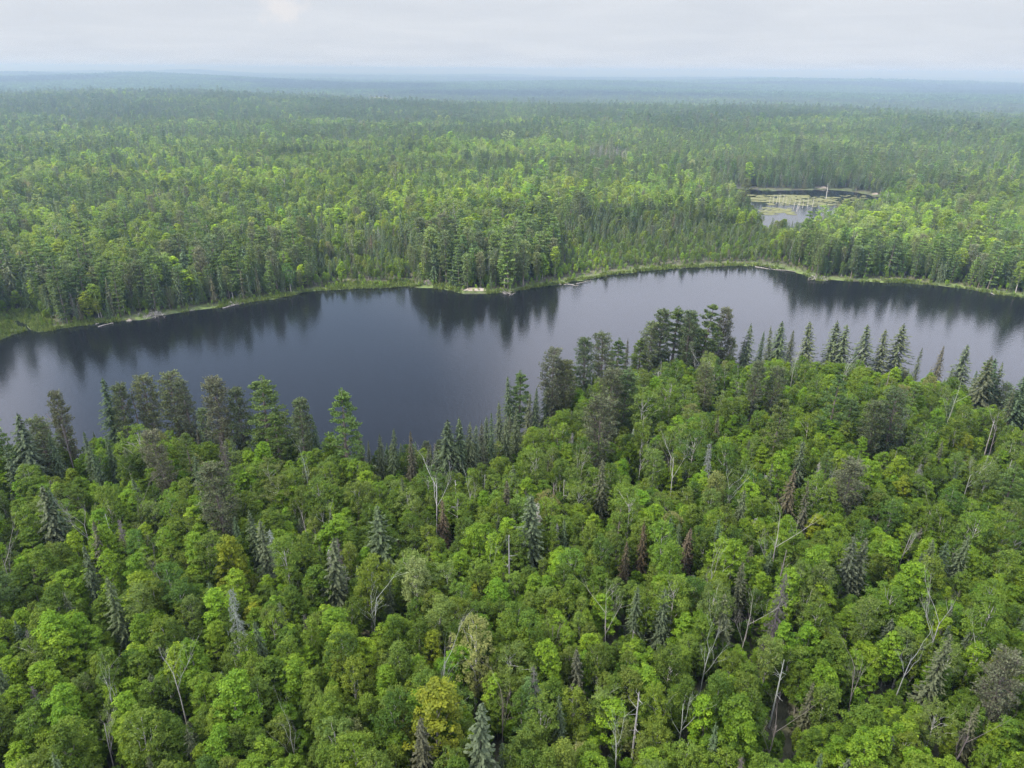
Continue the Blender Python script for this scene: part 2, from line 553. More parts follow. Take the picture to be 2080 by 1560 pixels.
# ------------------------------------------------------------------ tree shapes
class Geo:
    def __init__(s):
        s.V, s.F4, s.F3, s.a4, s.a3, s.n = [], [], [], [], [], 0

    def cards(s, C, Nn, w, h, rng, up=None, leaf=None, jit=0.3):
        """quads: centre C, normal Nn, long axis along up (projected) or random"""
        n = len(C)
        if n == 0: return
        Nn = Nn / (np.linalg.norm(Nn, axis=1)[:, None] + 1e-9)
        a = rng.normal(size=(n, 3)) if up is None else up
        t = a - Nn * np.sum(a * Nn, 1)[:, None]
        t /= np.linalg.norm(t, axis=1)[:, None] + 1e-9
        b = np.cross(Nn, t)
        w = np.broadcast_to(w, (n,))[:, None]; h = np.broadcast_to(h, (n,))[:, None]
        q = np.stack([C - t * h * .5 - b * w * .18, C + b * w * .5 - t * h * .08, C + t * h * .5 + b * w * .1, C - b * w * .5 + t * h * .1], 1)
        q += rng.normal(size=q.shape) * (jit * 0.28 * np.minimum(w, h))[:, None, :]
        s.V.append(q.reshape(-1, 3))
        s.F4.append(s.n + np.arange(n * 4).reshape(n, 4))
        s.a4.append(rng.random(n) if leaf is None else leaf)
        s.n += n * 4

    def tube(s, P, rad, k=5, leaf=0.5):
        P = np.asarray(P, float); rad = np.asarray(rad, float)
        m = len(P)
        T = np.gradient(P, axis=0)
        T /= np.linalg.norm(T, axis=1)[:, None] + 1e-9
        ref = np.array([0.0, 0.0, 1.0]) if abs(T[:, 2]).mean() < 0.8 else np.array([1.0, 0.0, 0.0])
        a = np.cross(T, ref); a /= np.linalg.norm(a, axis=1)[:, None] + 1e-9
        b = np.cross(T, a)
        th = np.arange(k) / k * 2 * np.pi
        ring = P[:, None, :] + rad[:, None, None] * (np.cos(th)[None, :, None] * a[:, None, :] + np.sin(th)[None, :, None] * b[:, None, :])
        s.V.append(ring.reshape(-1, 3))
        i = np.arange(m - 1)[:, None] * k; j = np.arange(k)[None, :]; j2 = (j + 1) % k
        f = np.stack([i + j, i + j2, i + k + j2, i + k + j], -1).reshape(-1, 4) + s.n
        s.F4.append(f); s.a4.append(np.full(len(f), leaf))
        s.n += m * k

    def mesh(s, name, mat, smooth=False):
        V = np.concatenate(s.V); F = np.concatenate(s.F4)
        return mesh_from(name, V, F, [mat], smooth=smooth, fattr={'leaf': np.concatenate(s.a4)})


def unit(v):
    return v / (np.linalg.norm(v, axis=-1, keepdims=True) + 1e-9)


def blob_cards(g, c, rx, rz, n, size, rng, flat=0.5, ax=None):
    """leaf cards on the upper shell of a bough centred at c"""
    d = unit(rng.normal(size=(n, 3)))
    d[:, 2] = np.where(d[:, 2] < -0.35, -d[:, 2], d[:, 2])
    rr = 0.50 + 0.85 * rng.random((n, 1))
    p = d * rr * np.array([rx, rx, rz])
    nn = unit(d * np.array([1, 1, 1.6]) + np.array([0, 0, flat]) + rng.normal(size=(n, 3)) * 0.45)
    p = p + c
    sz = size * (0.7 + 0.6 * rng.random(n))
    lv = np.clip(0.5 + rng.normal(size=n) * 0.17 + rng.normal() * 0.14, 0, 1)
    g.cards(p, nn, sz, sz * 1.25, rng, leaf=lv)


def bent(p0, p1, rng, k=4, amp=0.08):
    t = np.linspace(0, 1, k)[:, None]
    L = np.linalg.norm(np.subtract(p1, p0))
    P = np.asarray(p0) * (1 - t) + np.asarray(p1) * t
    P[1:-1] += rng.normal(size=(k - 2, 3)) * amp * L
    return P


def make_broad(seed, style, q=1.0, H=11.0):
    """returns trunk Geo, crown Geo. style: maple, birch or aspen; q = detail"""
    rng = np.random.default_rng(seed)
    tr, cr = Geo(), Geo()
    csz = 1.0 / math.sqrt(q)
    if style == 'maple':
        Rm = rng.uniform(1.6, 2.4); z0 = H * rng.uniform(0.12, 0.24)
        nb = int(rng.integers(100, 130)); br = (0.26, 0.62); fl = 0.50; nl = 54; sz = 0.185; peak = 0.36
    elif style == 'birch':
        Rm = rng.uniform(1.4, 2.1); z0 = H * rng.uniform(0.18, 0.32)
        nb = int(rng.integers(120, 150)); br = (0.22, 0.48); fl = 0.95; nl = 38; sz = 0.155; peak = 0.48
    else:
        Rm = rng.uniform(1.7, 2.3); z0 = H * rng.uniform(0.32, 0.44)
        nb = int(rng.integers(80, 110)); br = (0.24, 0.54); fl = 0.8; nl = 38; sz = 0.155; peak = 0.58
    lean = rng.normal(size=2) * 0.35
    zt = H * 0.97
    tp = np.array([[0, 0, -0.6], [lean[0] * .1, lean[1] * .1, H * .25], [lean[0] * .5, lean[1] * .5, H * .55], [lean[0], lean[1], H * 0.9]])
    tr.tube(tp, [0.16, 0.125, 0.08, 0.025], 7)
    # a few uneven lobes give the crown its outline
    lobes = unit(rng.normal(size=(5, 3)) * np.array([1, 1, .6])); lamp = rng.uniform(-0.34, 0.38, 5)
    if style == 'maple': peak = rng.uniform(0.22, 0.42)
    pw = rng.uniform(0.5, 0.85) if style == 'maple' else 0.5
    cen = []
    tries = 0
    while len(cen) < nb and tries < 4000:
        tries += 1
        t = rng.random() ** 0.8
        a = rng.random() * 2 * np.pi
        prof = (t / peak) ** 0.6 if t < peak else max(0, 1 - ((t - peak) / (1.03 - peak)) ** 2) ** pw
        dirv = np.array([math.cos(a), math.sin(a), 0.4])
        amp = 1 + sum(la * max(0, float(dirv @ lo)) for la, lo in zip(lamp, lobes))
        rad = Rm * prof * amp * (rng.uniform(0.58, 1.06) if rng.random() < 0.8 else rng.uniform(0.1, 0.6)) * (1.16 if rng.random() < 0.10 else 1.0)
        c = np.array([math.cos(a) * rad + lean[0] * t, math.sin(a) * rad + lean[1] * t, z0 + (zt - z0) * t * (1 + 0.06 * (amp - 1)) - 0.3])
        r = rng.uniform(*br)
        if all(np.linalg.norm((c - o) * np.array([1, 1, 1.5])) > 0.50 * (r + r2) for o, r2 in cen):
            cen.append((c, r))
    for c, r in cen:
        n = max(5, int(nl * q * (r / np.mean(br)) ** 1.6))
        blob_cards(cr, c, r, r * fl, n, sz * csz * (1 if q > .5 else 1.05), rng, flat=0.9 if style == 'maple' else 0.5)
    if q > 0.25:
        pick = rng.permutation(len(cen))[: (14 if q > .6 else 6)]
        for i in pick:
            c, r = cen[i]
            zb = max(H * 0.2, c[2] - rng.uniform(1.4, 3.4))
            f = zb / H
            p0 = np.array([lean[0] * f, lean[1] * f, zb])
            P = bent(p0, c + np.array([0, 0, 0.25 * r]), rng, 4, 0.06)
            r0 = 0.06 * (1 - f) + 0.018
            tr.tube(P, np.linspace(r0, 0.015, 4), 4)
    return tr, cr


def make_spruce(seed, q=1.0, H=13.0, wid=1.0, gaps=0.0, droop=0.55):
    rng = np.random.default_rng(seed)
    tr, cr = Geo(), Geo()
    tr.tube([[0, 0, -0.6], [0, 0, H * .5], [rng.normal() * .08, rng.normal() * .08, H]], [0.16, 0.09, 0.012], 6)
    z0 = H * rng.uniform(0.06, 0.16)
    Rm = 2.55 * wid * rng.uniform(0.85, 1.15)
    step = 0.42 / max(0.4, q ** 0.35)
    z = z0
    cs = q ** -0.42
    while z < H - 0.15:
        t = (z - z0) / (H - z0)
        Lb = Rm * ((1 - t) ** 0.68) * rng.uniform(0.82, 1.12) + 0.10
        if t > 0.8: Lb *= 0.85
        nb = max(4, int(round((5 + 4 * (1 - t)) * min(1.0, 0.45 + 0.55 * q))))
        ph = rng.random() * 6.28
        for k in range(nb):
            if rng.random() < gaps: continue
            a = ph + k * 2 * np.pi / nb + rng.normal() * 0.15
            L = Lb * rng.uniform(0.62, 1.22)
            n = max(2, int(L / 0.13 * (q ** 0.55)))
            s = (np.arange(n) + rng.random(n) * .8) / n
            s = 0.12 + 0.88 * s
            dirv = np.array([math.cos(a), math.sin(a), 0])
            side = np.array([-math.sin(a), math.cos(a), 0])
            dz = -droop * L * (s ** 1.2) * (0.55 + 0.6 * (1 - t)) + 0.16 * L * s ** 3 + (0.25 * L * s if t > 0.75 else 0)
            off = rng.normal(size=n) * 0.16 * (1.15 - s) * min(1.0, L)
            P = np.array([0, 0, z]) + dirv * (L * s)[:, None] + side * off[:, None]
            P[:, 2] += dz + rng.normal(size=n) * 0.05
            nn = np.array([0, 0, 1.0]) + dirv * 0.45 + rng.normal(size=(n, 3)) * 0.33
            up = np.tile(dirv + np.array([0, 0, -droop * 0.7]), (n, 1)) + side * (off * 2.2)[:, None]
            w = (0.20 + 0.12 * (1 - s)) * cs * (0.8 + .4 * rng.random(n))
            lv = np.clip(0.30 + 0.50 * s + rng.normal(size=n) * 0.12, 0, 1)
            cr.cards(P, nn, w, w * 1.75, rng, up=up, leaf=lv, jit=0.2)
        z += step * rng.uniform(0.85, 1.15) * (0.75 + 0.35 * (1 - t))
    # leading shoot
    m = max(4, int(12 * q))
    zz = np.linspace(H - 0.9, H + 0.1, m)
    a = rng.random(m) * 6.28
    Nn = np.stack([np.cos(a), np.sin(a), np.full(m, .35)], 1)
    cr.cards(np.stack([np.cos(a) * .06, np.sin(a) * .06, zz], 1), Nn, 0.16 * cs, 0.34, rng, up=np.tile([0, 0, 1.0], (m, 1)), leaf=np.full(m, .45))
    return tr, cr


def make_pine(seed, style, q=1.0, H=17.0):
    """white: broad plates of foliage on long boughs. grey: round thin crown, bare twigs showing."""
    rng = np.random.default_rng(seed)
    tr, cr = Geo(), Geo()
    tw = Geo()
    lean = rng.normal(size=2) * 0.3
    tr.tube([[0, 0, -0.6], [lean[0] * .3, lean[1] * .3, H * .4], [lean[0] * .8, lean[1] * .8, H * .8], [lean[0], lean[1], H * .99]], [0.27, 0.2, 0.1, 0.02], 7)
    white = style == 'white'
    z0 = H * (rng.uniform(0.07, 0.16) if white else rng.uniform(0.16, 0.28))
    Rm = rng.uniform(3.0, 3.7) if white else rng.uniform(2.3, 3.0)
    z = z0
    cs = q ** -0.45
    while z < H - 0.4:
        t = (z - z0) / (H - z0)
        if white:
            prof = (0.62 + 0.9 * t if t < 0.30 else 0.89 * (1 - (t - 0.30) / 0.72) ** 0.72 + 0.06)
        else:
            prof = (0.55 + 1.1 * t if t < 0.4 else 0.99 * math.sqrt(max(0.02, 1 - ((t - 0.4) / 0.62) ** 2)))
        nb = int(rng.integers(4, 7)) if white else int(rng.integers(5, 8))
        ph = rng.random() * 6.28
        for k in range(nb):
            a = ph + k * 2 * np.pi / nb + rng.normal() * 0.3
            L = Rm * prof * rng.uniform(0.6, 1.12)
            rise = (0.10 + 0.55 * t) * L if white else (0.15 + 0.5 * t) * L
            f = z / H
            p0 = np.array([lean[0] * f, lean[1] * f, z])
            dirv = np.array([math.cos(a), math.sin(a), 0]); side = np.array([-dirv[1], dirv[0], 0])
            p1 = p0 + dirv * L + np.array([0, 0, rise * rng.uniform(0.6, 1.2)])
            P = bent(p0, p1, rng, 4, 0.05)
            if q > 0.2:
                tw.tube(P, np.linspace(0.05, 0.012, 4), 3)
            npl = 3 if white else 4
            if q < 0.2: npl = 2
            for m in range(npl):
                s = (0.5 + 0.52 * (m + rng.random() * .5) / npl) if white else 0.45 + 0.6 * (m + rng.random() * .6) / npl
                c = p0 + (p1 - p0) * s + side * rng.normal() * 0.30 * L * (0.55 if white else 0.45) * (m < npl - 1)
                c[2] += rng.normal() * 0.1
                if white:
                    rx, rz, n = rng.uniform(0.50, 0.85) * (0.55 + 0.5 * prof), 0.15, int(46 * q) + 2
                else:
                    rx, rz, n = rng.uniform(0.38, 0.62), 0.32, int(14 * q) + 2
                d = unit(rng.normal(size=(n, 3)))
                p = d * (0.5 + 0.55 * rng.random((n, 1))) * np.array([rx, rx, rz]) + c
                nd = unit(d * np.array([1, 1, .6]) + np.array([0, 0, 0.55]) + dirv * 0.35 + rng.normal(size=(n, 3)) * .3)
                nn = np.cross(nd, rng.normal(size=(n, 3))) + np.array([0, 0, 0.6])
                w = 0.155 * cs * (0.8 + .5 * rng.random(n))
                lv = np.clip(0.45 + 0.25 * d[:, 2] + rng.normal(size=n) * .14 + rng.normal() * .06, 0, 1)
                cr.cards(p, nn, w, w * 2.0, rng, up=nd, leaf=lv, jit=0.25)
                if not white and q > 0.5:
                    for _ in range(3):
                        e = c + unit(rng.normal(size=3)) * rx * 1.0
                        b0 = p0 + (p1 - p0) * max(0.2, s - 0.25)
                        tw.tube(np.array([b0, (b0 + e) / 2 + rng.normal(size=3) * .05, e]), [0.018, 0.013, 0.006], 3)
        z += (rng.uniform(1.0, 1.5) if white else rng.uniform(0.6, 0.95)) * (1.25 if q < .3 else 1.0)
    n = int(40 * q) + 4
    d = unit(rng.normal(size=(n, 3)))
    c = np.array([lean[0], lean[1], H - 0.35])
    nn = np.cross(d + np.array([0, 0, .8]), rng.normal(size=(n, 3)))
    cr.cards(c + d * np.array([.32, .32, .5]), nn, 0.15 * cs, 0.32 * cs, rng, up=d + np.array([0, 0, .9]), leaf=np.full(n, .55))
    if tw.V:
        for V, F, a in zip(tw.V, tw.F4, tw.a4):
            off = tr.n
            base = F.min()
            tr.V.append(V); tr.F4.append(F - base + off); tr.a4.append(a); tr.n += len(V)
    return tr, cr


def make_snag(seed, kind, q=1.0, H=12.0):
    """bare dead tree as one Geo: forked (broadleaf), pole (broken trunk), conifer (drooping bare branches)"""
    rng = np.random.default_rng(seed)
    g = Geo()

    def grow(p, d, L, r, lev):
        k = 4
        P = [p]
        dd = d.copy()
        for i in range(k - 1):
            dd = unit(dd + rng.normal(size=3) * (0.035 if lev == 0 else 0.15) + np.array([0, 0, 0.07]))
            P.append(P[-1] + dd * L / (k - 1))
        P = np.array(P)
        g.tube(P, np.linspace(r, r * 0.4, k), 5 if lev == 0 else 4 if lev < 2 else 3)
        if lev >= 4: return
        nb = [3, 4, 3, 2][lev] + int(rng.integers(0, 2))
        for j in range(nb):
            f = rng.uniform(0.35, 1.0) if lev else rng.uniform(0.45, 1.0)
            i = min(k - 2, int(f * (k - 1)))
            pp = P[i] + (P[i + 1] - P[i]) * (f * (k - 1) - i)
            sd_ = unit(rng.normal(size=3) * np.array([1, 1, .35]))
            nd = unit(dd * 0.95 + sd_ * 0.56 + np.array([0, 0, 0.30]))
            grow(pp, nd, L * rng.uniform(0.34, 0.58), r * 0.45 * (1 - 0.35 * f), lev + 1)

    if kind == 'forked':
        grow(np.array([0, 0, -0.5]), np.array([rng.normal() * .04, rng.normal() * .04, 1.0]), H * 0.70, 0.075, 0)
    elif kind == 'pole':
        l = rng.normal(size=2) * .5
        g.tube([[0, 0, -.5], [l[0] * .4, l[1] * .4, H * .5], [l[0], l[1], H]], [0.15, 0.11, 0.05], 6)
        for j in range(9):
            f = rng.uniform(0.4, 0.98); a = rng.random() * 6.28
            p = np.array([l[0] * f, l[1] * f, H * f]); L = rng.uniform(0.4, 1.5)
            g.tube(bent(p, p + np.array([math.cos(a) * L, math.sin(a) * L, rng.uniform(-.2, .5) * L]), rng, 4), np.linspace(.035, .008, 4), 3)
    else:
        g.tube([[0, 0, -.5], [0, 0, H * .5], [rng.normal() * .15, rng.normal() * .15, H]], [0.15, 0.09, 0.015], 6)
        z = H * 0.12
        while z < H * 0.97:
            t = z / H
            for j in range(6):
                a = rng.random() * 6.28
                L = 1.75 * (1 - t) ** 0.8 * rng.uniform(.55, 1.1) + .15
                d = np.array([math.cos(a), math.sin(a), 0])
                P = np.array([[0, 0, z], d * L * .5 + [0, 0, z - .12 * L], d * L + [0, 0, z - .42 * L]])
                g.tube(P, [0.022, 0.015, 0.006], 3)
                n = int(9 * q * L) + 1
                s = rng.uniform(.25, 1, n)
                p = d * (L * s)[:, None]; p[:, 2] += z - .40 * L * s ** 1.5 - .10
                p += rng.normal(size=(n, 3)) * .09
                nn = rng.normal(size=(n, 3)); nn[:, 2] *= .3
                up = np.tile(np.array([0, 0, -1.0]), (n, 1)) + d * .5 + rng.normal(size=(n, 3)) * .35
                g.cards(p, nn, 0.055, 0.42, rng, up=up, leaf=rng.random(n))
            z += 0.42
    return g


print('trees: building shapes')
VAR = {}          # (species, lod) -> list of (trunk mesh, crown mesh)
PROTO = {}        # (species, lod) -> list of combined meshes
TMAT = {'maple': M_BARK, 'birch': M_BIRCH, 'aspen': M_BIRCH, 'spruce': M_CONIF, 'white': M_PINEB, 'grey': M_PINEB}
LMAT = {'maple': M_LEAF, 'birch': M_LEAF, 'aspen': M_LEAF, 'spruce': M_NEEDLE, 'white': M_NEEDLE, 'grey': M_NEEDLE}
BASE_H = {'maple': 12.0, 'birch': 12.2, 'aspen': 13.2, 'spruce': 13.0, 'white': 17.0, 'grey': 17.0, 'snag': 12.0}
COUNT = {0: {'maple': 14, 'birch': 12, 'aspen': 9, 'spruce': 10, 'white': 6, 'grey': 6}, 1: {'maple': 8, 'birch': 8, 'aspen': 5, 'spruce': 8, 'white': 5, 'grey': 4},
         2: {'maple': 5, 'birch': 5, 'aspen': 3, 'spruce': 5, 'white': 4, 'grey': 3}}
QUAL = {0: 1.0, 1: 0.50, 2: 0.14}


def shape(sp, seed, q):
    if sp in ('maple', 'birch', 'aspen'):
        return make_broad(seed, sp, q, BASE_H[sp])
    if sp == 'spruce':
        rng = np.random.default_rng(seed)
        return make_spruce(seed, q, wid=rng.uniform(0.8, 1.25), gaps=rng.uniform(0, .24), droop=rng.uniform(.4, .65))
    return make_pine(seed, sp, q)


for lod in (0, 1, 2):
    for sp, n in COUNT[lod].items():
        VAR[sp, lod] = []; PROTO[sp, lod] = []
        for i in range(n):
            tr, cr = shape(sp, 1000 * (lod + 1) + 37 * i + sum(map(ord, sp)), QUAL[lod])
            if lod == 0:
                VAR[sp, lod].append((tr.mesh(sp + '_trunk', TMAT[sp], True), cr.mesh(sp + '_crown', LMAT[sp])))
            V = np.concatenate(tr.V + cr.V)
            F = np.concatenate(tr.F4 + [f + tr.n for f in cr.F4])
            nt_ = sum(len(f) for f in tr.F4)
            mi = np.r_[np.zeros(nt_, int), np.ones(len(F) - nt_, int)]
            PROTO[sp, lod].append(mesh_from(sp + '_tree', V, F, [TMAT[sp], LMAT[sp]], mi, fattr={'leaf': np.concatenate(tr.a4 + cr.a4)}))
SNAG = {k: [make_snag(500 + i * 13 + len(k), k).mesh('snag', M_DEAD) for i in range(n)] for k, n in (('forked', 6), ('pole', 4), ('conifer', 4))}

# tints: species -> [(word for the label, colour, weight)]
TINT = {
    'maple': [('yellow-green', (0.177, 0.278, 0.016), 2.2), ('bright green', (0.142, 0.241, 0.015), 4), ('deep green', (0.094, 0.157, 0.013), 3), ('golden-green', (0.213, 0.261, 0.018), .3)],
    'birch': [('mid green', (0.134, 0.201, 0.018), 4), ('soft green', (0.127, 0.188, 0.024), 3), ('dark green', (0.082, 0.135, 0.014), 3), ('pale silvery green', (0.202, 0.229, 0.065), .5)],
    'aspen': [('grey-green', (0.132, 0.192, 0.036), 3), ('mid green', (0.127, 0.209, 0.023), 3), ('dark green', (0.075, 0.144, 0.019), 2)],
    'spruce': [('dark blue-green', (0.074, 0.108, 0.048), 4), ('grey-green', (0.092, 0.114, 0.056), 4), ('dull brownish green', (0.096, 0.098, 0.056), 2), ('rust-brown', (0.118, 0.096, 0.054), .08)],
    'white': [('fresh green', (0.112, 0.168, 0.040), 3), ('dark green', (0.090, 0.142, 0.040), 3)],
    'grey': [('olive', (0.122, 0.156, 0.054), 2), ('grey-brown', (0.126, 0.142, 0.070), 3), ('dark olive', (0.090, 0.122, 0.048), 2)],
    'snag': [('pale grey', (0.36, 0.34, 0.31), 3), ('white', (0.46, 0.44, 0.405), 2), ('brown-grey', (0.21, 0.18, 0.16), 2)],
}
KIND = {'maple': ('maple_tree', 'maple'), 'birch': ('birch_tree', 'birch'), 'aspen': ('aspen_tree', 'aspen'), 'spruce': ('spruce_tree', 'spruce'),
        'white': ('pine_tree', 'pine'), 'grey': ('pine_tree', 'pine'), 'snag': ('dead_tree', 'dead tree')}

